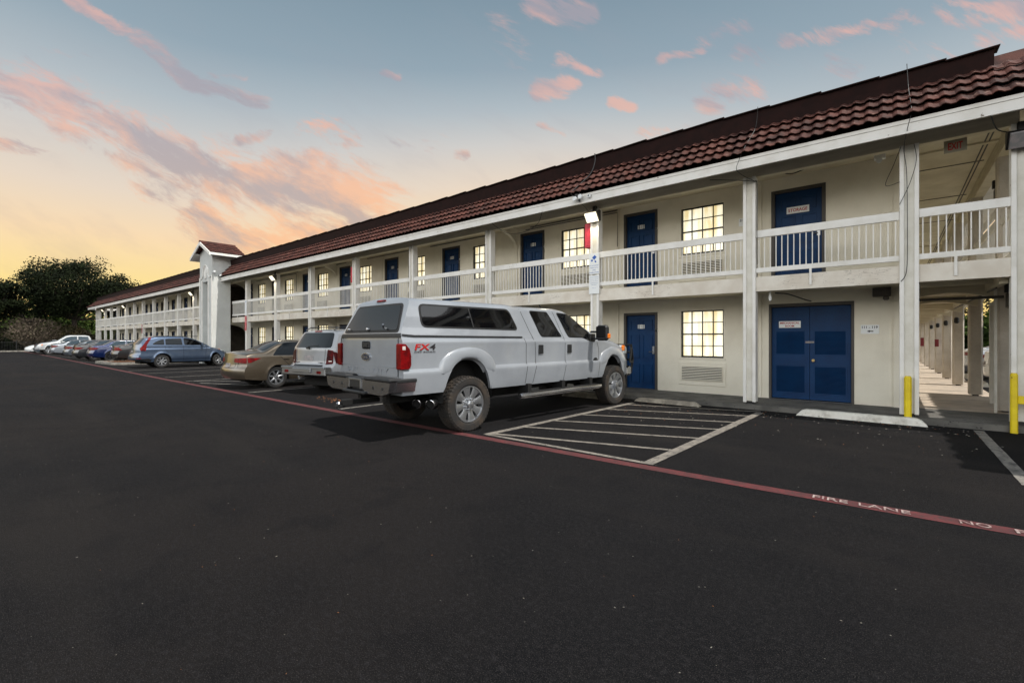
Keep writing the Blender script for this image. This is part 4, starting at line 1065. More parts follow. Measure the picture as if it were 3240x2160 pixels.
for sg in (1,-1):
    mb=MB(); x=sg*1.02; mb.tube([(x,2.62,.47),(x,2.7,.47),(x,5.05,.475),(x,5.2,.48)],[.05,.06,.06,.045],12); o=mb.build('running_board',K['chrome'],tr,smooth=True,world=False)
    mb=MB()
    for y in (2.9,3.9,4.85): mb.box(min(x-sg*.25,x),max(x-sg*.25,x),y-.05,y+.05,.48,.68)
    mb.bbox(min(x-sg*.06,x+sg*.035),max(x-sg*.06,x+sg*.035),2.85,5.05,.522,.538,.004); mb.build('board_bracket',K['under'],o,world=False)
handle(B,tr,[(3.27,1.31),(4.16,1.31)],K['plastic'],.13,.17,.022)
for sg,dd in ((1,'R'),(-1,'L')):
    hh=B.hit(5.05,1.5,dd); x=hh[0].x
    mb=MB(); a,c=sorted((x+sg*.16,x+sg*.44)); mb.bbox(a,c,4.88,5.02,1.47,1.80,.045); a,c=sorted((x-sg*.02,x+sg*.2)); mb.bbox(a,c,4.94,5.0,1.49,1.53,.01); mb.bbox(a,c,4.94,5.0,1.64,1.68,.01); mb.bbox(min(x-sg*.03,x+sg*.03),max(x-sg*.03,x+sg*.03),4.88,5.08,1.45,1.62,.01)
    o=mb.build('side_mirror',K['plastic'],tr,world=False); mb=MB(); a,c=sorted((x+sg*.40,x+sg*.452)); mb.bbox(a,c,4.925,5.025,1.52,1.62,.01); mb.build('turn_signal',K['amber'],o,world=False)
    mb=MB(); a,c=sorted((x+sg*.185,x+sg*.415)); mb.bbox(a,c,4.872,4.882,1.5,1.77,.01); mb.build('mirror_glass',K['glass'],o,world=False)
seams(B,tr,[[(2.84,2.13),(2.9,1.95),(3.04,1.6),(3.1,1.45),(3.13,1.2),(3.12,1.0),(3.04,.68)],[(3.80,2.1),(3.86,2.0),(4.0,1.55),(4.02,1.42),(4.03,1.02),(3.96,.67)],[(5.14,1.46),(5.22,1.3),(5.23,.95),(5.2,.67)],[(2.82,1.52),(2.86,1.4),(2.87,1.0),(2.83,.68)],['B',[(-.872,.94),(-.872,1.52)]],['B',[(.872,.94),(.872,1.52)]]],.0105)
mb=MB(); h=B.hit(.63,1.39,'R'); xx=h[0].x+.004
def sfr(dx): return lambda a,q,c:(xx+dx+c,a+(q-1.385)*.25,q)
text_fit(mb,'FX',.575,1.385,.25,.09,0,0,.004,.016,sfr(0)); text_fit(mb,'4',.76,1.385,.11,.09,0,1,.004,.016,sfr(0)); text_fit(mb,'OFF ROAD',.64,1.312,.38,.02,0,1,.003,.0,sfr(0))
text_fit(mb,'FX',.58,1.382,.262,.1,0,1,.002,.03,sfr(-.003))
mb.build('side_lettering',[mat('decal_red',(178,30,26),.4),mat('decal_dark',(40,38,42),.4)],tr,world=False)
mb=MB(); h=B.hit(5.09,1.05,'R'); xx=h[0].x
mb.bbox(xx,xx+.012,5.045,5.14,1.0,1.10,.012); mb.bbox(xx,xx+.01,5.0,5.185,1.03,1.07,.008); mb.build('fender_badge',K['plastic'],tr,world=False)
for sg in (1,-1):
    mb=MB(); a,c=sorted((sg*.74,sg*.965)); mb.bbox(a,c,6.2,6.44,1.12,1.36,.05); mb.build('head_light',K['lens'],tr,world=False)
    mb=MB(); a,c=sorted((sg*.93,sg*.975)); mb.bbox(a,c,6.2,6.33,1.22,1.36,.02); mb.build('side_marker',K['amber'],tr,world=False)
mb=MB(); mb.bbox(-.95,.95,6.4,6.68,.62,.86,.05); mb.build('front_bumper',K['chrome'],tr,world=False)
mb=MB(); mb.bbox(-.7,.7,6.42,6.5,.92,1.33,.03); mb.build('grille',K['plastic'],tr,world=False)
mb=MB(); 
for x in (-.9,.9,-.35,.35): mb.tube([(x,6.7,.7),(x,6.8,1.0),(x,6.72,1.36)],.028,8)
for z,y in ((1.36,6.72),(1.0,6.8),(1.18,6.77)): mb.tube([(-.92,y,z),(.92,y,z)],.024,8)
for sg in (1,-1): mb.tube([(sg*.9,6.72,1.36),(sg*1.0,6.55,1.3),(sg*1.0,6.5,.95),(sg*.9,6.8,.95)],.024,8)
mb.build('grille_guard',K['black'],tr,world=False)
mb=MB(); mb.tube([(.5,3.8,2.16),(.5,3.75,2.2)],.012,6); mb.build('aerial',K['black'],tr,world=False)

# ---------------- generic passenger vehicle
def passenger(root,B,pt,wh,glass,front=None,rear=None,seam=(),handles=(),mir=None,tails=(),rearp=(),under=True,gl=None,trim=None,heads=(),plate=None,chromeline=None,hm=None):
    B.obj('body',[pt,K['under']],root)
    glassset(B,root,glass,rr=.05,gap=.012,gl=gl,trim=trim or K['rubber'])
    if front: face(B,root,'windscreen',front,'T',gl or K['glass'],.006,.08)
    if rear: face(B,root,'rear_window',rear[1],rear[0],gl or K['glass'],.006,.08)
    if seam: seams(B,root,seam)
    if handles: handle(B,root,handles,hm or pt,.17,.035,.03)
    if mir: mirror(B,root,*mir)
    for name,m,polys in tails:
        for d,poly in polys: face(B,root,name,poly,d,m,.012,.02)
    for name,m,d,poly in rearp: face(B,root,name,poly,d,m,.014,.02)
    (yr,yf),r,w_,rim,style,wm=wh
    ch=MB(); ch.box(-.55,.55,B.y0+.35,B.L-.4,.22,.55); ch.box(-.6,.6,yr-.45,yr+.45,.3,.62); ch.box(-.6,.6,yf-.45,yf+.45,.3,.6); ch.tube([(-.7,yr,r),(.7,yr,r)],.04,8); ch.build('chassis',K['under'],root,world=False)
    mb=MB()
    for (yc,zc,rx,rz) in B.p['arches']:
        for sg in (1,-1):
            vs=[];n=14
            for k in range(n+1):
                a=math.pi*k/n; vs+=[(sg*(B.W-.06),yc+(rx+.01)*math.cos(a),zc+.0+(rz+.01)*math.sin(a)),(sg*.55,yc+(rx+.01)*math.cos(a),zc+(rz+.01)*math.sin(a))]
            mb.add(vs,[(2*k,2*k+1,2*k+3,2*k+2) for k in range(n)])
    mb.build('wheel_arch_liner',K['under'],root,world=False)
    wheels(root,B.W-w_/2-.035,(yr,yf),r,w_,rim,style,cap=wm)
ZR=[.22,.28,.34,.4,.46,.52,.58,.64,.7,.76,.82,.87,.91,.94,.97,1.0]
def sedan_body(L=4.85,W=.91,roof=1.47,trunk=1.08,hood=.98,yr=1.08,wb=2.75,**k):
    s=L/4.85; z=roof-1.47; yf=yr+wb
    d=dict(L=L,W=W,step=.06,top=[(0,trunk-.06),(.08,trunk),(.35*s,trunk+.03),(.72*s,trunk+.05),(1.3*s,1.40+z),(1.75*s,1.465+z),(2.3*s,1.47+z),(2.75*s,1.40+z),(3.45*s,1.06),(3.65*s,hood+.02),(4.35*s,hood-.1),(4.7*s,hood-.22),(4.85*s,hood-.38)],
      belt=[(0,trunk-.12),(.7,.98),(2,.96),(3.4*s,.93),(4.85*s,.72)],sill=[(0,.32),(.5,.26),(L-.6,.24),(L,.26)],side=[(.2,.93),(.3,.965),(.5,.995),(.62,1.0),(.8,.99),(.94,.965),(1.1,.93)],
      tumble=[(0,.4),(.9,.42),(3.3*s,.42),(4,.6)],rear=[(.2,.1),(.45,.0),(.62,.0),(.68,.07),(.9,.09),(1.1,.12)],front=[(.2,.1),(.4,0),(.6,.03),(.8,.12),(1.2,.3)],
      arches=[(yr,.32,.39,.40),(yf,.32,.39,.38)],flare=.018,flw=.25,rc=[(0,.1),(.6,.1),(1.2,.13),(2.9,.13),(3.5,.12)],crown=.05,bowr=.2,bowf=.42,fall=1.3,zrows=ZR,sm=.12)
    d.update(k); return Body(**d)
def sedan(root,pt,L=4.85,lamps=None,gl=None,wm=None,rim=.215,style=(7,.022,.02,.06),yr=1.08,wb=2.75,trim=None,**k):
    B=sedan_body(L=L,yr=yr,wb=wb,**k); s=L/4.85; rf=k.get('roof',1.47)-1.47; tk=k.get('trunk',1.08)
    gls=[[(1.02*s,1.0),(1.18*s,1.2),(1.42*s,1.36+rf),(1.95*s,1.395+rf),(1.97*s,.99)],[(2.03*s,.99),(2.01*s,1.395+rf),(2.35*s,1.385+rf),(2.62*s,1.33+rf),(3.15*s,1.06),(3.2*s,.98)]]
    lamps=lamps or [('R',[(.10,.78),(.06,.93),(.3,.93),(.5,.9),(.4,.82)]),('L',[(.10,.78),(.06,.93),(.3,.93),(.5,.9),(.4,.82)]),('B',[(-.86,.76),(-.86,.93),(-.5,.92),(-.52,.78)]),('B',[(.52,.78),(.5,.92),(.86,.93),(.86,.76)])]
    passenger(root,B,pt,((yr,yr+wb),.33,.21,rim,style,wm),gls,front=[(-.62,2.75*s+.05),(-.72,3.38*s),(.72,3.38*s),(.62,2.75*s+.05)],rear=('T',[(-.66,.80*s),(-.58,1.36*s),(.58,1.36*s),(.66,.80*s)]),
      seam=[[(1.22*s,1.0),(1.5*s,.7),(1.55*s,.3)],[(2.0*s,1.38),(2.0*s,.28)],[(3.25*s,1.0),(3.2*s,.6),(3.12*s,.28)],['B',[(-.5,.93),(-.47,.64),(.47,.64),(.5,.93)]],['T',[(-.68,.72*s),(-.62,.1)]],['T',[(.68,.72*s),(.62,.1)]]],handles=[(1.42*s,.9),(2.28*s,.9)],mir=(3.0*s,1.03,pt,.17),
      tails=[('tail_light',K['tailred'],lamps)],rearp=[('licence_plate',K['plate'],'B',[(-.16,.66),(-.16,.78),(.16,.78),(.16,.66)]),('head_light',K['lens'],'F',[(.45,.6),(.45,.72),(.85,.76),(.88,.62)]),('head_light',K['lens'],'F',[(-.45,.6),(-.45,.72),(-.85,.76),(-.88,.62)])],gl=gl,trim=trim)
    return B
gold=at(-15.55,5.25,0,'champagne gold sedan parked between the blue crossover and white SUV','sedan','sedan')
sedan(gold,paint('gold_paint',(92,82,69),(82,73,61),.5,.32),L=4.83,wb=2.74,yr=1.12,roof=1.5,trunk=1.12,wm=None,rim=.225,style=(7,.03,.02,.055),
   lamps=[('R',[(.17,.79),(.16,.94),(.32,.95),(.66,.93),(.38,.81)]),('L',[(.17,.79),(.16,.94),(.32,.95),(.66,.93),(.38,.81)]),('B',[(-.87,.78),(-.87,.94),(-.42,.93),(-.40,.82)]),('B',[(.40,.82),(.42,.93),(.87,.94),(.87,.78)])])
blue=at(-42.5,5.85,0,'bright blue sedan with steel wheels beyond the mulch island','sedan','sedan')
sedan(blue,paint('blue_paint',(5,28,76),(5,25,68),.3,.3),L=4.8,wm=K['plastic'],gl=K['glass_l'],trim=K['chrome'])
blk=at(-39.2,6.55,0,'black sedan with triangular red tail lamp, behind the blue-grey crossover','sedan','sedan')
sedan(blk,paint('black_paint',(24,25,28),(20,21,23)),L=5.0,trunk=1.1,lamps=[('R',[(.1,.78),(.12,1.0),(.3,.92),(.42,.80)]),('L',[(.1,.78),(.12,1.0),(.3,.92),(.42,.80)]),('B',[(-.88,.76),(-.86,.98),(-.6,.95),(-.35,.78)]),('B',[(.35,.78),(.6,.95),(.86,.98),(.88,.76)])])
dk=at(-44.9,5.4,0,'black sedan with wide slanted red tail lamps, left of the bright blue sedan','sedan','sedan')
sedan(dk,paint('dark_paint',(30,32,36),(26,27,30)),L=4.85,trunk=1.12,gl=K['glass_l'])
gr=at(-48.7,5.35,0,'mid grey sedan with small red tail lamps, beyond the two black cars','sedan','sedan')
sedan(gr,paint('grey_paint',(82,88,96),(74,80,88),.3),L=4.75,gl=K['glass_l'])
sv=at(-58.8,5.6,0,'pale silver sedan half hidden between the grey sedan and white pickup','sedan','sedan')
sedan(sv,paint('silver_paint',(130,136,144),(122,128,136),.3),L=4.7,gl=K['glass_l'])
lb=at(-66.9,5.2,0,'pale blue-grey sedan, farthest left of the parked row','sedan','sedan')
sedan(lb,paint('pale_blue_paint',(98,116,130),(90,108,122),.3),L=4.9,trunk=1.02,roof=1.42,gl=K['glass_l'])
wh=at(-70.2,9.6,180,'white sedan with its hood showing past the pale blue-grey sedan','sedan','sedan')
sedan(wh,paint('white_car_paint',(222,224,224)),L=4.8,gl=K['glass_l'])
# ---------------- blue-grey crossover
cr=at(-30.62,5.85,0,'blue-grey compact crossover with tall red corner lamps beside the tower','crossover','crossover')
cp=paint('crossover_blue',(78,94,118),(70,86,110),.65,.3)
B=Body(L=4.55,W=.91,step=.05,sm=.12,top=[(0,1.60),(.3,1.63),(.8,1.68),(1.5,1.70),(2.2,1.68),(2.6,1.6),(2.85,1.48),(3.4,1.17),(3.6,1.11),(4.1,1.0),(4.4,.86),(4.55,.66)],
  belt=[(0,1.2),(3.2,1.12),(3.6,1.0),(4.55,.74)],sill=[(0,.42),(.5,.32),(4,.30),(4.55,.32)],side=[(.25,.94),(.42,.965),(.46,.99),(.6,1.0),(.8,.985),(.98,.985),(1.02,.955),(1.15,.945),(1.3,.92)],
  tumble=[(0,.24),(2.8,.28),(3.4,.42),(4.5,.6)],rear=[(.2,.08),(.5,0),(.66,.02),(.72,.1),(.95,.12),(1.25,.2),(1.62,.52)],front=[(.2,.06),(.5,0),(.8,.1),(1.2,.4)],
  arches=[(1.19,.33,.43,.44),(3.9,.33,.43,.44)],flare=.028,flw=.22,rc=.15,crown=.04,bowr=.2,bowf=.4,fall=1.2,zrows=[.3,.36,.42,.45,.48,.54,.6,.66,.72,.78,.84,.9,.95,.98,1.0,1.02,1.05,1.1,1.15])
passenger(cr,B,cp,((1.19,3.9),.345,.225,.225,(7,.026,.02,.055),None),
  [[(.78,1.22),(.92,1.36),(1.15,1.47),(1.30,1.50),(1.30,1.20)],[(1.36,1.2),(1.36,1.515),(2.08,1.56),(2.12,1.19)],[(2.2,1.19),(2.18,1.56),(2.5,1.52),(2.78,1.42),(3.14,1.2),(3.16,1.17)]],
  front=[(-.62,2.72),(-.74,3.36),(.74,3.36),(.62,2.72)],rear=('B',[(-.68,1.22),(-.58,1.56),(.58,1.56),(.68,1.22)]),
  seam=[[(2.15,1.18),(2.16,.36)],[(1.33,1.2),(1.34,.98),(1.5,.75)],[(3.25,1.12),(3.2,.7),(3.2,.36)],[(.4,1.03),(3.5,.98)]],handles=[(1.55,1.09),(2.42,1.08)],mir=(3.02,1.2,cp,.18,(.1,.2,.16),.04),
  tails=[('tail_light',K['tailred'],[(d,[(.30,.90),(.27,1.02),(.40,1.2),(.66,1.575),(.78,1.585),(.56,1.2),(.50,.9)]) for d in 'RL'])],
  rearp=[('bumper_trim',K['plastic'],d,[(.1,.33),(.06,.46),(.62,.5),(.74,.42),(.72,.33)]) for d in 'RL']+[('reflector',K['tailred'],'R',[(.12,.49),(.12,.53),(.3,.54),(.3,.5)]),('head_light',K['lens'],'R',[(4.05,.84),(4.0,.96),(4.2,.95),(4.38,.84),(4.36,.8)]),('side_marker',K['amber'],'R',[(3.98,.92),(4.0,.97),(4.13,.965),(4.1,.9)]),('licence_plate',K['plate'],'B',[(-.16,.8),(-.16,.92),(.16,.92),(.16,.8)])],gl=K['glass'])
mb=MB(); mb.bbox(.6,.63,.9,2.9,1.655,1.68,.006); mb.tube([(0,.75,1.69),(0,.6,1.76)],.012,6); mb.build('roof_aerial',K['black'],cr,world=False)
# ---------------- white SUV
su=at(-12.4,6.15,-8,'white square-backed SUV between the gold sedan and the big pickup','suv','suv')
sp=paint('suv_white',(124,127,132),(118,121,126))
B=Body(L=4.85,W=.95,step=.05,sm=.08,top=[(0,1.74),(.3,1.78),(1.2,1.80),(2.5,1.79),(2.85,1.68),(3.45,1.22),(3.7,1.17),(4.5,1.05),(4.75,.9),(4.85,.7)],
  belt=[(0,1.26),(3.2,1.2),(3.7,1.06),(4.85,.8)],sill=[(0,.55),(.4,.44),(4,.40),(4.85,.42)],side=[(.35,.94),(.5,.97),(.7,1.0),(1.0,.99),(1.2,.97),(1.3,.95)],
  tumble=[(0,.22),(2.9,.26),(3.5,.5)],rear=[(.3,.06),(.5,0),(.76,.0),(.82,.1),(1.24,.13),(1.72,.42)],front=[(.3,.05),(.6,0),(1.2,.2)],
  arches=[(1.12,.38,.45,.46),(3.98,.38,.45,.46)],flare=.03,flw=.2,rc=.13,crown=.04,bowr=.16,bowf=.3,fall=1.1,zrows=[.4,.46,.52,.58,.64,.7,.76,.8,.86,.92,.98,1.04,1.1,1.16,1.2,1.24])
passenger(su,B,sp,((1.12,3.98),.38,.24,.23,(5,.04,.03,.06),None),[[(.42,1.28),(.55,1.62),(1.25,1.66),(1.25,1.28)],[(1.33,1.28),(1.33,1.66),(2.0,1.67),(2.05,1.27)],[(2.13,1.27),(2.1,1.67),(2.5,1.65),(2.7,1.58),(3.2,1.26)]],
  front=[(-.66,2.85),(-.76,3.4),(.76,3.4),(.66,2.85)],rear=('B',[(-.79,1.27),(-.66,1.68),(.66,1.68),(.79,1.27)]),seam=[[(1.29,1.26),(1.3,1.0),(1.55,.8)],[(2.09,1.26),(2.1,.45)],['B',[(-.62,1.26),(-.62,.82)]],['B',[(.62,1.26),(.62,.82)]]],handles=[(1.5,1.12),(2.3,1.12)],mir=(3.05,1.28,sp,.2),
  tails=[('tail_light',K['taildark'],[('B',[(-.87,.84),(-.86,1.19),(-.70,1.22),(-.67,.82)]),('B',[(.67,.82),(.70,1.22),(.86,1.19),(.87,.84)]),('R',[(.26,.86),(.24,1.17),(.36,1.10),(.39,.98),(.34,.86)]),('L',[(.26,.86),(.24,1.17),(.36,1.10),(.39,.98),(.34,.86)])])],
  rearp=[('licence_plate',K['plate'],'B',[(-.18,.92),(-.18,1.06),(.18,1.06),(.18,.92)]),('reverse_lens',K['tailclear'],'B',[(-.84,.86),(-.84,.92),(-.74,.92),(-.74,.86)]),('reverse_lens',K['tailclear'],'B',[(.74,.86),(.74,.92),(.84,.92),(.84,.86)]),('brake_light',K['tailred'],'B',[(-.15,1.705),(-.15,1.735),(.15,1.735),(.15,1.705)]),('tailgate_trim',K['plastic'],'B',[(-.62,.765),(-.62,.80),(.62,.80),(.62,.765)])])
mb=MB(); mb.bbox(-.95,.95,-.1,.14,.52,.74,.03); mb.bbox(-.4,.4,-.14,-.08,.6,.72,.015); mb.bbox(-.95,.95,-.12,.1,.70,.76,.01); o=mb.build('rear_bumper',K['satin'],su,world=False)
mb=MB(); mb.bbox(.62,.8,-.108,-.09,.58,.66,.01); mb.bbox(-.8,-.62,-.108,-.09,.58,.66,.01); mb.build('reflector',K['tailred'],o,world=False)
mb=MB(); text_fit(mb,'CHEVROLET',.40,.86,.36,.035,.118,0,.006,.02); text_fit(mb,'BLAZER',-.5,.86,.2,.03,.118,0,.006,.02); mb.build('tailgate_lettering',K['plastic'],su,world=False)
mb=MB()
for sg in (1,-1): mb.tube([(sg*.62,.45,1.75),(sg*.62,.6,1.83),(sg*.62,1.2,1.86),(sg*.62,2.2,1.86),(sg*.62,2.5,1.79)],.018,6)
mb.tube([(-.62,.7,1.84),(.62,.7,1.84)],.015,6); mb.tube([(-.62,2.1,1.86),(.62,2.1,1.86)],.015,6); mb.build('roof_rack',K['black'],su,world=False)
mb=MB(); mb.tube([(-.05,.1,1.27),(-.02,.1,1.30),(.4,.12,1.33)],.012,5); mb.bbox(-.1,.02,.08,.14,1.23,1.29,.01); mb.build('rear_wiper',K['black'],su,world=False)
mb=MB(); mb.bbox(-.03,.03,-.2,.2,.42,.48,.005); mb.lathe([(.46,0),(.48,.025),(.5,.025),(.52,0)],10,'z',(0,-.2,0)); mb.build('tow_hitch',K['satin'],su,world=False)
# ---------------- white pickup parked nose out, far away
pk=at(-64.6,10.9,180,'white crew cab pickup reversed into its bay, far down the row','pickup truck','pickup_truck')
pp=paint('far_pickup_white',(185,188,190))
B=Body(L=5.8,W=1.0,step=.07,sm=.1,top=[(0,1.2),(1.72,1.2),(1.85,1.85),(2.2,1.92),(3.4,1.92),(3.7,1.82),(4.35,1.32),(4.6,1.26),(5.4,1.15),(5.7,1.0),(5.8,.8)],belt=[(0,1.14),(1.8,1.2),(4.3,1.2),(5.8,.95)],sill=[(0,.5),(5.8,.5)],side=[(.5,.96),(.8,1.0),(1.1,.985),(1.25,.95)],
  tumble=[(0,.1),(2,.24),(4.5,.4)],rear=[(.5,0),(1.3,0)],front=[(.4,0),(1.0,.05),(1.3,.2)],arches=[(1.2,.42,.5,.52),(4.85,.42,.5,.52)],flare=.03,flw=.2,rc=.1,crown=.03,bowr=.05,bowf=.3,fall=1,zrows=[.5,.56,.62,.7,.78,.86,.94,1.0,1.05,1.1,1.15])
passenger(pk,B,pp,((1.2,4.85),.42,.27,.27,(6,.05,.04,.07),None),[[(1.95,1.25),(2.0,1.76),(2.75,1.79),(2.78,1.25)],[(2.86,1.25),(2.84,1.79),(3.3,1.77),(3.6,1.68),(4.1,1.3)]],front=[(-.68,3.72),(-.78,4.3),(.78,4.3),(.68,3.72)],seam=[[(2.82,1.24),(2.82,.52)],[(1.88,1.7),(1.88,.52)],[(4.2,1.25),(4.2,.52)]],handles=[(2.1,1.1),(3.0,1.1)],mir=(4.0,1.35,pp,.22,(.12,.2,.2)),
  rearp=[('head_light',K['lens'],'F',[(.6,.85),(.6,1.02),(.95,1.02),(.95,.85)]),('head_light',K['lens'],'F',[(-.95,.85),(-.95,1.02),(-.6,1.02),(-.6,.85)]),('side_marker',K['amber'],'L',[(5.35,.9),(5.3,1.02),(5.55,1.02),(5.6,.9)]),('side_marker',K['amber'],'R',[(5.35,.9),(5.3,1.02),(5.55,1.02),(5.6,.9)]),('grille',K['plastic'],'F',[(-.5,.8),(-.5,1.02),(.5,1.02),(.5,.8)])],gl=K['glass_l'])
mb=MB(); mb.bbox(-.98,.98,5.55,5.85,.45,.68,.05); mb.build('front_bumper',K['satin'],pk,world=False)
# ---------------- cars seen past the side walkway columns
g2='cars parked beside the side walkway'
c1=at(2.25,21.5,90,'white sedan with big red tail lamp seen between the walkway columns','sedan','sedan',g2)
sedan(c1,paint('side_white',(226,228,230)),L=4.8,trunk=1.14,lamps=[(d,[(.16,.74),(.14,.96),(.3,.97),(.46,.9),(.38,.78)]) for d in 'RL']+[('B',[(-.86,.74),(-.86,.95),(-.55,.95),(-.6,.76)]),('B',[(.6,.76),(.55,.95),(.86,.95),(.86,.74)])],gl=K['glass_l'])
c2=at(2.3,25.2,90,'pale blue-white sedan seen beyond the nearer white one past the columns','sedan','sedan',g2)
sedan(c2,paint('side_pale',(184,192,204)),L=4.7,gl=K['glass_l'])
c3=at(2.4,29.4,90,'silver-white sedan farthest along the side walkway','sedan','sedan',g2)
sedan(c3,paint('side_silver',(200,204,208)),L=4.7,gl=K['glass_l'])
for i,y in enumerate((21.5,25.2,29.4)):
    o=wheel_stop('wheel_stop',2.05-.9,2.05+.9,y-.1,y+.1,.13,K['stop'],['pale wheel stop behind the white sedan past the columns','pale wheel stop behind the middle sedan past the columns','pale wheel stop behind the farthest silver-white sedan'][i],rz=R(90)); o.location=(2.25,y,0)
# ================================================================ bollards, lamps, signs, cables
def bollard(x,y,w_,h,label):
    b=MB(); c=w_*.2; P=[(x-w_/2+c,y-w_/2),(x+w_/2-c,y-w_/2),(x+w_/2,y-w_/2+c),(x+w_/2,y+w_/2-c),(x+w_/2-c,y+w_/2),(x-w_/2+c,y+w_/2),(x-w_/2,y+w_/2-c),(x-w_/2,y-w_/2+c)]
    n=8; Q=[(x+(p[0]-x)*.7,y+(p[1]-y)*.7) for p in P]
    b.add([(p[0],p[1],0) for p in P]+[(p[0],p[1],h-.03) for p in P]+[(p[0],p[1],h) for p in Q],[(i,(i+1)%n,n+(i+1)%n,n+i) for i in range(n)]+[(n+i,n+(i+1)%n,2*n+(i+1)%n,2*n+i) for i in range(n)]+[tuple(range(2*n,3*n))])
    o=b.build('bollard',K['yellow']); recenter(o); return tag(o,label,'bollard','yellow bollards')
bollard(.215,10.92,.105,.84,'yellow square bollard standing at the corner post of the side walkway')
o=bollard(1.50,10.80,.085,.96,'yellow bollard with a side rail at the right end of the walkway')
b=MB(); b.bbox(.04,2.6,-.03,.03,.47,.60,.008); r=b.build('guard_rail',K['yellow'],o,world=False)
# wall-pack lamps on posts
def wallpack(x,y,z,label,lit=True,rz=0.):
    t=thing('wall_lamp',(x,y,z),label,'lamp','wall pack lamps on the balcony posts',rz)
    b=MB(); w_=.19
    b.prism([(0,-.12),(0,.14),(-.06,.16),(-.24,.10),(-.05,-.14)],-w_,w_,'x'); b.bbox(-.05,.05,-.02,.04,.14,.3,.005); b.build('housing',K['frame'] if lit else K['black'],t,world=False)
    b=MB(); n=Vector((0,-.24+.05,.24)).normalized()
    b.add([(-w_+.025,-.232,.075),(w_-.025,-.232,.075),(w_-.025,-.066,-.135),(-w_+.025,-.066,-.135),(-w_+.03,-.262,.04),(w_-.03,-.262,.04),(w_-.03,-.11,-.15),(-w_+.03,-.11,-.15)],[(0,1,5,4),(4,5,6,7),(7,6,2,3),(0,4,7,3),(1,2,6,5)])
    b.build('lens',K['lamp'] if lit else K['plate'],t,world=False)
    if lit:
        l=D.lights.new('lamp_light','AREA'); l.energy=7; l.color=(1,.86,.6); l.shape='RECTANGLE'; l.size=.3; l.size_y=.2
        lo=D.objects.new('lamp_light',l); C.objects.link(lo); lo.parent=t; lo.location=(0,-.2,-.17); lo.rotation_euler=(R(-18),0,0)
    return t
wallpack(-6.19,11.0,4.78,'lit wall pack lamp on the post left of door 211')
wallpack(-25.5,11.0,4.78,'lit wall pack lamp on the post second from the tower')
wallpack(-38.75,11.0,4.78,'lit wall pack lamp on the first post left of the tower')
wallpack(-59.2,11.0,4.78,'lit wall pack lamp midway along the left wing')
wallpack(-69.2,11.0,4.78,'lit wall pack lamp near the far end of the left wing')
wallpack(1.62,11.0,4.72,'dark unlit wall pack lamp at the right end of the eave',False)
wallpack(1.6,13.4,4.4,'small dark wall lamp on the upper side walkway',False,rz=R(90))
wallpack(1.6,12.1,2.2,'small dark wall lamp under the side balcony',False,rz=R(90))
for y,x_,nm in ((19.35,1.42,'third'),(22.4,1.38,'fourth'),(25.8,1.36,'fifth'),(29.0,1.32,'sixth')):
    b=MB(); b.bbox(x_+.02,x_+.13,y-.13,y,1.98,2.16,.03); o=b.build('walkway_lamp',K['black']); recenter(o); tag(o,'small black lamp on the %s column of the lower side walkway'%nm,'lamp',group='small lamps on the side walkway columns')
# floodlight and camera cluster
t=thing('flood_light',(-6.28,10.41,5.16),'white twin floodlight with motion sensor on the fascia','flood light')
for dx in (-.10,.06):
    b=MB(); b.lathe([(-.13,.0),(-.13,.055),(-.10,.066),(-.03,.04),(.0,.02)],16,'y',(dx,0,-.01+.03*(dx>0))); b.build('lamp_head',K['sign'],t,smooth=True,world=False)
b=MB(); b.bbox(-.14,-.04,-.06,.0,.05,.14,.015); b.bbox(-.02,.03,-.07,-.02,-.09,-.03,.008); b.build('sensor',K['black'],t,world=False)
t=thing('security_camera',(-6.0,10.41,5.17),'white round security camera on the fascia above the lit lamp','camera')
b=MB(); b.lathe([(-.06,.0),(-.06,.04),(-.04,.055),(0,.055)],18,'y'); b.build('body',K['sign'],t,smooth=True,world=False); b=MB(); b.lathe([(-.066,0),(-.066,.02),(-.05,.024)],12,'y'); b.build('lens',K['black'],t,world=False)
t=thing('security_camera',(-2.05,11.3,2.44),'white camera under the balcony beam above the mechanical room corner','camera')
b=MB(); b.lathe([(-.0,.0),(.0,.035),(-.1,.025),(-.1,0)],12,'z'); b.bbox(-.02,.02,-.02,.02,0,.09,.004); b.build('body',K['sign'],t,world=False)
t=thing('security_camera',(-31.5,10.0,5.55),'white camera on the right edge of the tower','camera')
b=MB(); b.bbox(0,.2,-.05,.05,-.05,.05,.015); b.bbox(.1,.3,.25,.35,-.25,-.15,.015); b.build('body',K['sign'],t,world=False)
t=thing('emergency_light',(.0,11.6,5.05),'white twin-head emergency lamp under the upper ceiling by the corner post','lamp')
b=MB(); b.bbox(-.28,-.1,-.06,.06,-.02,.1,.01); b.build('battery_box',K['sign'],t,world=False)
b=MB(); b.lathe([(-.1,.0),(-.1,.055),(-.03,.04),(0,0)],12,'y',(-.2,0,-.06)); b.build('lamp_head',K['sign'],t,world=False)
t=thing('emergency_light',(-.1,12.2,2.42),'grey box lamp under the balcony beside the corner post','lamp')
b=MB(); b.bbox(-.22,.08,-.08,.08,-.04,.14,.01); b.bbox(-.05,.05,-.12,-.04,-.12,-.04,.02); b.build('housing',K['frame'],t,world=False)
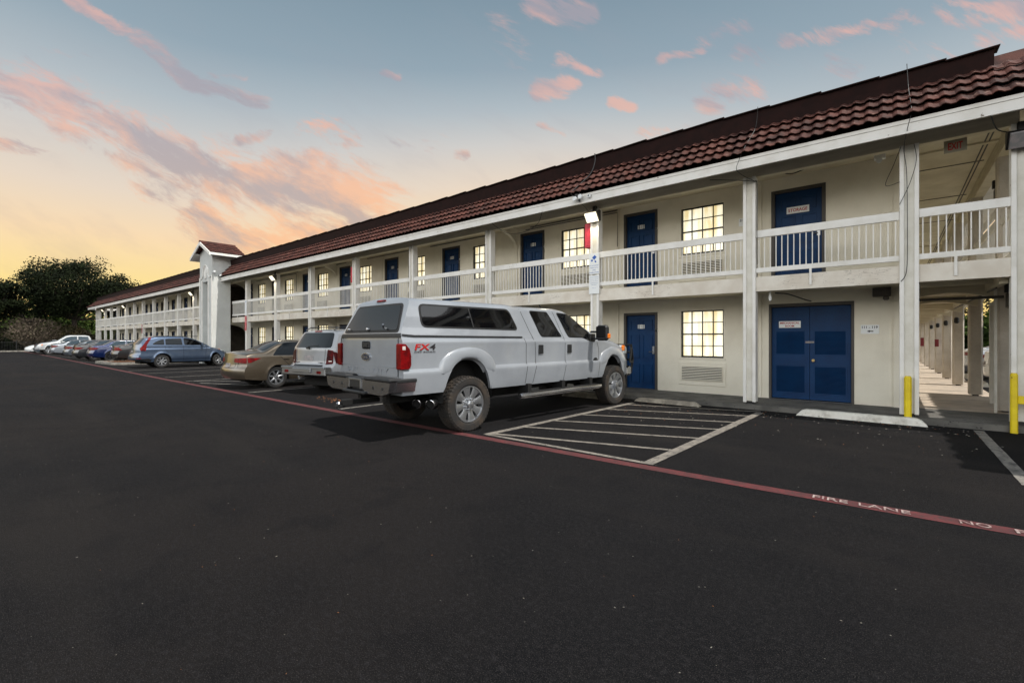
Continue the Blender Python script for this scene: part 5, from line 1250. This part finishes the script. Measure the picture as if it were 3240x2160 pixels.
# signs
def sign(name,x,y,z,w_,h,label,texts,tm,cat='sign',face_m=None,dp=.008,extra=None):
    b=MB(); b.bbox(-w_/2,w_/2,-dp,0,-h/2,h/2,.002)
    for tx,sz,dy,sx in texts: text_fit(b,tx,0,dy,sx,sz,-dp-.0015,1,.002,.022 if sz>.04 else 0.)
    if extra: extra(b)
    o=b.build(name,[face_m or K['sign'],tm,K['bluetext']]); o.location=(x,y,z); return tag(o,label,cat)
sign('sign',-1.69,WY+.055,4.5,.45,.155,'white STORAGE sign in red letters on the upper blue door',[('STORAGE',.075,0,.38)],K['redtext'])
sign('sign',-1.85,WY+.045,1.845,.44,.155,'white MECHANICAL ROOM sign on the lower double door',[('MECHANICAL',.046,.034,.39),('ROOM',.046,-.036,.18)],K['redtext'])
def arrow(b): b.prism([(-.05,-.04),(0,-.015),(0,-.03),(.06,-.03),(.06,-.05),(0,-.05),(0,-.065)],-.0105,-.0085,'y',1)
sign('sign',-.37,WY,1.71,.31,.19,'small white room sign reading 111 - 119 with a left arrow',[('111 - 119',.052,.045,.265)],K['signtext'],extra=arrow)
sign('sign',-2.78,WY,4.38,.31,.19,'small white upper room sign half hidden by the second bay post',[('211 - 219',.052,.045,.265)],K['signtext'])
sign('exit_sign',.86,11.3,4.93,.30,.235,'grey EXIT sign with red letters hanging in the upper side walkway',[('EXIT',.125,-.01,.19)],K['redtext'],'exit sign',face_m=mat('exit_panel',(146,140,124),.7))
def camicon(b):
    b.prism([(-.06,.17),(.02,.23),(.075,.17),(.0,.1)],-.0105,-.0085,'y',2); b.prism([(-.1,.09),(-.06,.13),(-.03,.09),(-.07,.05)],-.0105,-.0085,'y',2); b.prism([(.01,.06),(.05,.02),(.07,.05),(.03,.09)],-.0105,-.0085,'y',2)
sign('sign',-6.19,10.99,3.53,.31,.56,'white and blue security camera notice on the post left of door 211',[('For Your Safety And',.026,-.05,.26),('Property, We Have',.026,-.11,.24),('24 Hour',.024,-.17,.1),('Surveillance Cameras',.026,-.23,.28)],K['bluetext'],extra=camicon)
sign('sign',-6.19,10.985,2.97,.31,.5,'plain white notice with faint lines below the camera notice',[('NOTICE TO GUESTS',.022,.2,.24),('Parking for registered',.02,.14,.25),('guests only. All other',.02,.09,.25),('vehicles towed at the',.02,.04,.24),('owner expense',.02,-.01,.16),('Thank you',.02,-.09,.12)],mat('faint_text',(150,165,190),.7))
sign('sign',-29.36,10.99,3.35,.28,.9,'tall narrow white notice on the post nearest the tower',[('NOTICE',.04,.36,.2)],K['bluetext'])
b=MB(); b.bbox(-.12,.12,-.008,0,-.42,.42,.003)
for i,ch in enumerate('FIRELANE'): text_on(b,ch,.1,(0,-.0095,.36-i*.102),(1,0,0),(0,0,1),1,.002,.002)
o=b.build('sign',[mat('sign_red_panel',(196,44,58),.5),K['sign']]); o.location=(-29.36,10.985,2.45); tag(o,'vertical red fire lane sign on the post nearest the tower','sign')
b=MB(); b.bbox(-.1,.1,-.008,0,-.4,.4,.003)
for i,ch in enumerate('FIRELANE'): text_on(b,ch,.09,(0,-.0095,.34-i*.097),(1,0,0),(0,0,1),1,.002,.002)
o=b.build('sign',[mat('sign_red_faded',(176,60,66),.5),K['sign']]); o.location=(-52.72,10.985,2.45); tag(o,'vertical red fire lane sign on a post of the far left wing','sign')
# extinguisher cabinets
def cabinet(x,y,z,label,w_=.2,h=.66,dp=.2):
    b=MB(); b.bbox(-w_,0,0,dp,-h/2,h/2,.008); b.bbox(-w_-.006,-w_+.001,.02,dp-.02,-h/2+.04,h/2-.1,.002); b.bbox(-w_*.8,-w_*.2,-.006,.002,-h/2+.05,h/2-.1,.002)
    o=b.build('extinguisher_cabinet',K['redbox']); o.location=(x,y,z); tag(o,label,'cabinet','red extinguisher cabinets')
cabinet(-6.325,11.05,4.33,'red extinguisher cabinet on the left side of the lamp post by door 211')
cabinet(-18.03,11.05,4.3,'red extinguisher cabinet on the post beside the door of room 216')
for y,xx,s_,nm in ((25.7,1.40,.6,'nearer'),(35.3,1.33,.95,'farther')):
    b=MB(); b.bbox(-.1*s_,.1*s_,-.14,0,-.25*s_,.25*s_,.008); b.bbox(-.07*s_,.07*s_,-.146,-.139,-.2*s_,.15*s_,.002); o=b.build('extinguisher_cabinet',K['redbox2']); o.location=(xx,y,1.35); tag(o,'%s red cabinet on a column of the lower side walkway'%nm,'cabinet','red extinguisher cabinets')
# cables hanging over the roof edge
def cable(pts,r,label,m='black'):
    P=[]
    pts=[Vector(p) for p in pts]
    for i in range(len(pts)-1):
        p0=pts[max(i-1,0)];p1=pts[i];p2=pts[i+1];p3=pts[min(i+2,len(pts)-1)]
        for k in range(6):
            t=k/6; P.append(.5*((2*p1)+(-p0+p2)*t+(2*p0-5*p1+4*p2-p3)*t*t+(-p0+3*p1-3*p2+p3)*t**3))
    P.append(pts[-1]); b=MB(); b.tube(P,r,5); o=b.build('cable',K[m]); recenter(o); tag(o,label,'cable','cables on the motel front')
cable([(-6.1,10.86,6.43),(-6.1,10.86,6.2),(-6.2,10.75,5.85),(-6.5,10.35,5.36),(-6.38,10.38,5.22)],.014,'thick black cable running down the tiles to the floodlight')
cable([(-2.2,10.86,6.42),(-2.25,10.88,6.0),(-2.35,10.45,5.5),(-2.45,10.36,5.2),(-2.5,10.38,5.02),(-2.42,10.7,4.95),(-2.3,10.95,4.9),(-2.24,10.99,4.8),(-2.24,10.99,3.9),(-2.24,11.0,3.1)],.006,'thin wire over the roof edge down the post left of the storage door')
cable([(-3.1,10.6,5.0),(-2.7,10.8,4.96),(-2.24,10.98,4.88)],.007,'short black cable strung under the eave by the second bay post')
cable([(.2,10.86,6.42),(.22,10.8,5.95),(.25,10.4,5.4),(.2,10.38,5.1),(.16,10.85,4.9),(.2,10.97,4.5),(.21,10.985,3.5),(.2,10.985,2.75),(.12,10.99,2.55)],.006,'black cable from the ridge down the corner post')
cable([(.12,10.98,5.0),(.02,10.99,4.7),(-.1,11.2,4.4),(.1,10.98,4.36)],.005,'loose black wire loop left of the corner post top')
cable([(.3,10.98,5.0),(.33,10.97,4.7),(.24,10.97,4.3),(.1,10.98,3.95)],.005,'loose black wire crossing the corner post')
cable([(-9.6,10.39,5.3),(-9.4,10.5,5.0),(-8.9,10.6,4.68),(-8.3,10.6,4.62),(-7.8,10.6,4.78),(-7.5,10.42,5.05)],.007,'thin drooping wire loop hanging below the fascia above door 212')
cable([(1.2,10.45,5.04),(1.3,10.7,4.88),(1.48,10.95,4.86)],.01,'short black wire to the unlit lamp at the right end')
cable([(-6.26,10.42,5.05),(-6.24,10.9,4.85)],.006,'short wire from the floodlight down to the lit lamp')
cable([(-1.95,11.9,5.28),(-1.8,11.9,5.2),(-1.65,11.9,5.19),(-1.4,11.95,5.28)],.012,'dark wire tangle under the ceiling left of the storage door')
cable([(-1.95,11.3,2.5),(-1.75,11.6,2.48),(-1.5,12.1,2.38),(-1.42,12.35,2.36)],.014,'bundled black cables under the balcony above the mechanical room')
# ================================================================ trees
def rpt(rnd): 
    while 1:
        p=Vector((rnd.uniform(-1,1),rnd.uniform(-1,1),rnd.uniform(-1,1)))
        if p.length<1: return p
def tree(x,y,h,cr,seed,label,group='trees beyond the fence',leaf='leaf',nclump=60,per=150,lsz=.15,cz=.58,flat=.8,trunk=.32,stretch=1.,name='tree',clear=.24,sz=None):
    rnd=random.Random(seed); t=thing(name,(x,y,0),label,'tree',group)
    b=MB(); lean=rnd.uniform(-.4,.4); fork=h*clear
    b.tube([(0,0,-.1),(.05,0,fork*.4),(lean*.5,0,fork)],[trunk*1.25,trunk,trunk*.85],10)
    tips=[]
    for i in range(7):
        a=6.28*i/7+rnd.uniform(-.3,.3); l=cr*rnd.uniform(.5,.8); z2=h*rnd.uniform(.5,.8)
        p0=Vector((lean*.5,0,fork-.1)); p2=Vector((l*math.cos(a),l*math.sin(a),z2)); p1=p0.lerp(p2,.5)+Vector((0,0,-.08*h))*rnd.uniform(.2,1)
        b.tube([p0,p1,p2],[trunk*.5,trunk*.3,trunk*.09],7); tips.append(p2)
        for j in range(2):
            q=p1.lerp(p2,rnd.uniform(.2,.6)); e=q+Vector((rnd.uniform(-1,1),rnd.uniform(-1,1),rnd.uniform(.2,.9))).normalized()*cr*.4; b.tube([q,e],[trunk*.15,trunk*.05],5)
    b.build('trunk',K['bark'],t,smooth=True,world=False)
    vs=[];fs=[];H2=h*(1-clear)/2*flat; zc=h-H2*1.02
    for i in range(nclump):
        d_=rpt(rnd); k=.62+.38*rnd.random(); d_=d_.normalized()*k if rnd.random()<.75 else d_*.7
        c=Vector((d_.x*cr*.86,d_.y*cr*.86,zc+d_.z*H2*.9)); 
        if d_.z<0: c.z=zc+d_.z*H2*.8
        r=cr*rnd.uniform(.13,.27)
        for j in range(per):
            o=rpt(rnd); o=o.normalized()*rnd.uniform(.35,1.05); p=c+Vector((o.x*r*1.25,o.y*r*1.25,o.z*r*.75))
            n=Vector((rnd.gauss(0,1),rnd.gauss(0,1),rnd.gauss(.4,1))).normalized(); a=n.cross(Vector((rnd.gauss(0,1),rnd.gauss(0,1),rnd.gauss(0,1)))).normalized(); bb=n.cross(a); s=lsz*rnd.uniform(.5,1.2)
            k0=len(vs); vs+=[p+a*s,p+bb*s*.55,p-a*s*.9,p-bb*s*.55]; fs.append((k0,k0+1,k0+2,k0+3))
    b=MB(); b.add(vs,fs); b.build('crown',K[leaf],t,world=False); return t
tree(-84.5,10.4,12.4,6.9,11,'tallest dark rounded tree left of the motel',nclump=140,per=260,clear=.34,flat=1.02)
tree(-85,2.6,9.2,4.0,12,'dark tree at the far left edge with forked trunk by the fence',nclump=80,per=230,clear=.4,flat=1.)
tree(-86,15.6,10.2,5.8,13,'dark tree right behind the left end of the motel roof',nclump=90,per=230,clear=.34,flat=1.0)
tree(-93,7,9,5,15,'dark tree set back between the two big left trees',nclump=40,clear=.45,flat=1.)
tree(-96,1,10,5.5,14,'dark tree outside the left edge beyond the fence',nclump=60)
# bare twiggy shrubs
def shrub(x,y,h,r,seed,label,leafy=0,m='twig'):
    rnd=random.Random(seed); t=thing('shrub',(x,y,0),label,'shrub','shrubs behind the iron fence'); b=MB()
    for i in range(70):
        a=rnd.uniform(0,6.28); e=rnd.uniform(.2,1); p=Vector((rnd.uniform(-.2,.2),rnd.uniform(-.2,.2),0)); pts=[p]
        d_=Vector((math.cos(a)*(1-e*.4),math.sin(a)*(1-e*.4),.5+e)).normalized()
        for k in range(4):
            d_=(d_+Vector((rnd.gauss(0,.15),rnd.gauss(0,.15),rnd.gauss(-.05,.12)))).normalized(); p=p+d_*Vector((r,r,h)).length*.19; pts.append(p)
            q=p+Vector((rnd.gauss(0,1),rnd.gauss(0,1),rnd.gauss(.3,1))).normalized()*r*.35; b.tube([p,q],[.016,.006],3,cap=False)
            q=p+Vector((rnd.gauss(0,1),rnd.gauss(0,1),rnd.gauss(.3,1))).normalized()*r*.3; b.tube([p,q],[.014,.006],3,cap=False)
        b.tube(pts,[.05,.04,.03,.02,.012],4,cap=False)
    b.build('branch',K['twig'],t,world=False)
    vs=[];fs=[]
    for j in range(leafy):
        o=rpt(rnd); p=Vector((o.x*r,o.y*r,h*.58+o.z*h*.42)); s=rnd.uniform(.06,.15)
        n=Vector((rnd.gauss(0,1),rnd.gauss(0,1),rnd.gauss(0,1))).normalized(); a=n.orthogonal().normalized(); bb=n.cross(a); k0=len(vs); vs+=[p+a*s,p+bb*s*.6,p-a*s,p-bb*s*.6]; fs.append((k0,k0+1,k0+2,k0+3))
    if vs: b=MB(); b.add(vs,fs); b.build('foliage',K[m],t,world=False)
shrub(-84,6.7,4.3,2.6,3,'mauve-brown twiggy shrub under the big dark tree',1800,'twig')
shrub(-84,9.8,3.4,2.0,5,'dull olive shrub right of the mauve-brown one',2600,'leaf3')
shrub(-85,14.5,2.6,2.0,7,'green shrub by the left end of the motel',3000,'leaf2')
# far green bank of undergrowth
def thicket(name,x0,x1,y0,y1,h,n,seed,m,label,base=0.):
    rnd=random.Random(seed); vs=[];fs=[]
    L=[]
    for i in range(90): L.append((rnd.uniform(x0,x1),rnd.uniform(y0,y1),rnd.uniform(.35,1)*h))
    for j in range(n):
        cx,cy,hh=rnd.choice(L); o=rpt(rnd); p=Vector((cx+o.x*hh*.55,cy+o.y*hh*.55,base+hh*.55+o.z*hh*.5)); s=rnd.uniform(.12,.34)
        nn=Vector((rnd.gauss(0,1),rnd.gauss(0,1),rnd.gauss(.3,1))).normalized(); a=nn.orthogonal().normalized(); bb=nn.cross(a); k0=len(vs); vs+=[p+a*s,p+bb*s*.6,p-a*s,p-bb*s*.6]; fs.append((k0,k0+1,k0+2,k0+3))
    b=MB(); b.add(vs,fs); tag(b.build(name,K[m]),label,'undergrowth',kind='stuff')
thicket('undergrowth',-108,-96,-18,36,10.0,75000,2,'leaf2','green undergrowth on the bank behind the iron fence')
thicket('undergrowth',-93,-87,-10,26,1.7,12000,6,'leaf','low dark undergrowth just behind the iron fence')
thicket('hedge_row',1,16,44,50,3.6,22000,8,'leaf2','green hedge at the far end of the side parking')
tree(5.5,52,8.5,4.5,21,'brownish tree behind the hedge seen past the walkway columns',group='trees past the side walkway',leaf='leaf3',nclump=50,per=120,clear=.2,flat=1.1)
tree(12,50,9,4.5,22,'dark tree farther right behind the hedge past the columns',group='trees past the side walkway',nclump=50,per=110,clear=.2)
# iron fence along the far edge of the car park
fe=thing('iron_fence',(-82.4,0,0),'black iron picket fence along the far left edge of the car park','fence')
b=MB()
for z in (.15,1.12): b.box(-82.42,-82.38,-40,14,z,z+.035)
b.build('rail',K['iron'],fe)
b=MB()
for i in range(19): y=-40+i*3; b.box(-82.44,-82.36,y-.04,y+.04,-.03,1.35)
b.build('post',K['iron'],fe)
b=MB(); y=-12
while y<14: b.box(-82.41,-82.39,y-.009,y+.009,.05,1.25); y+=.13
tag(b.build('pickets',K['iron'],fe),kind='stuff')
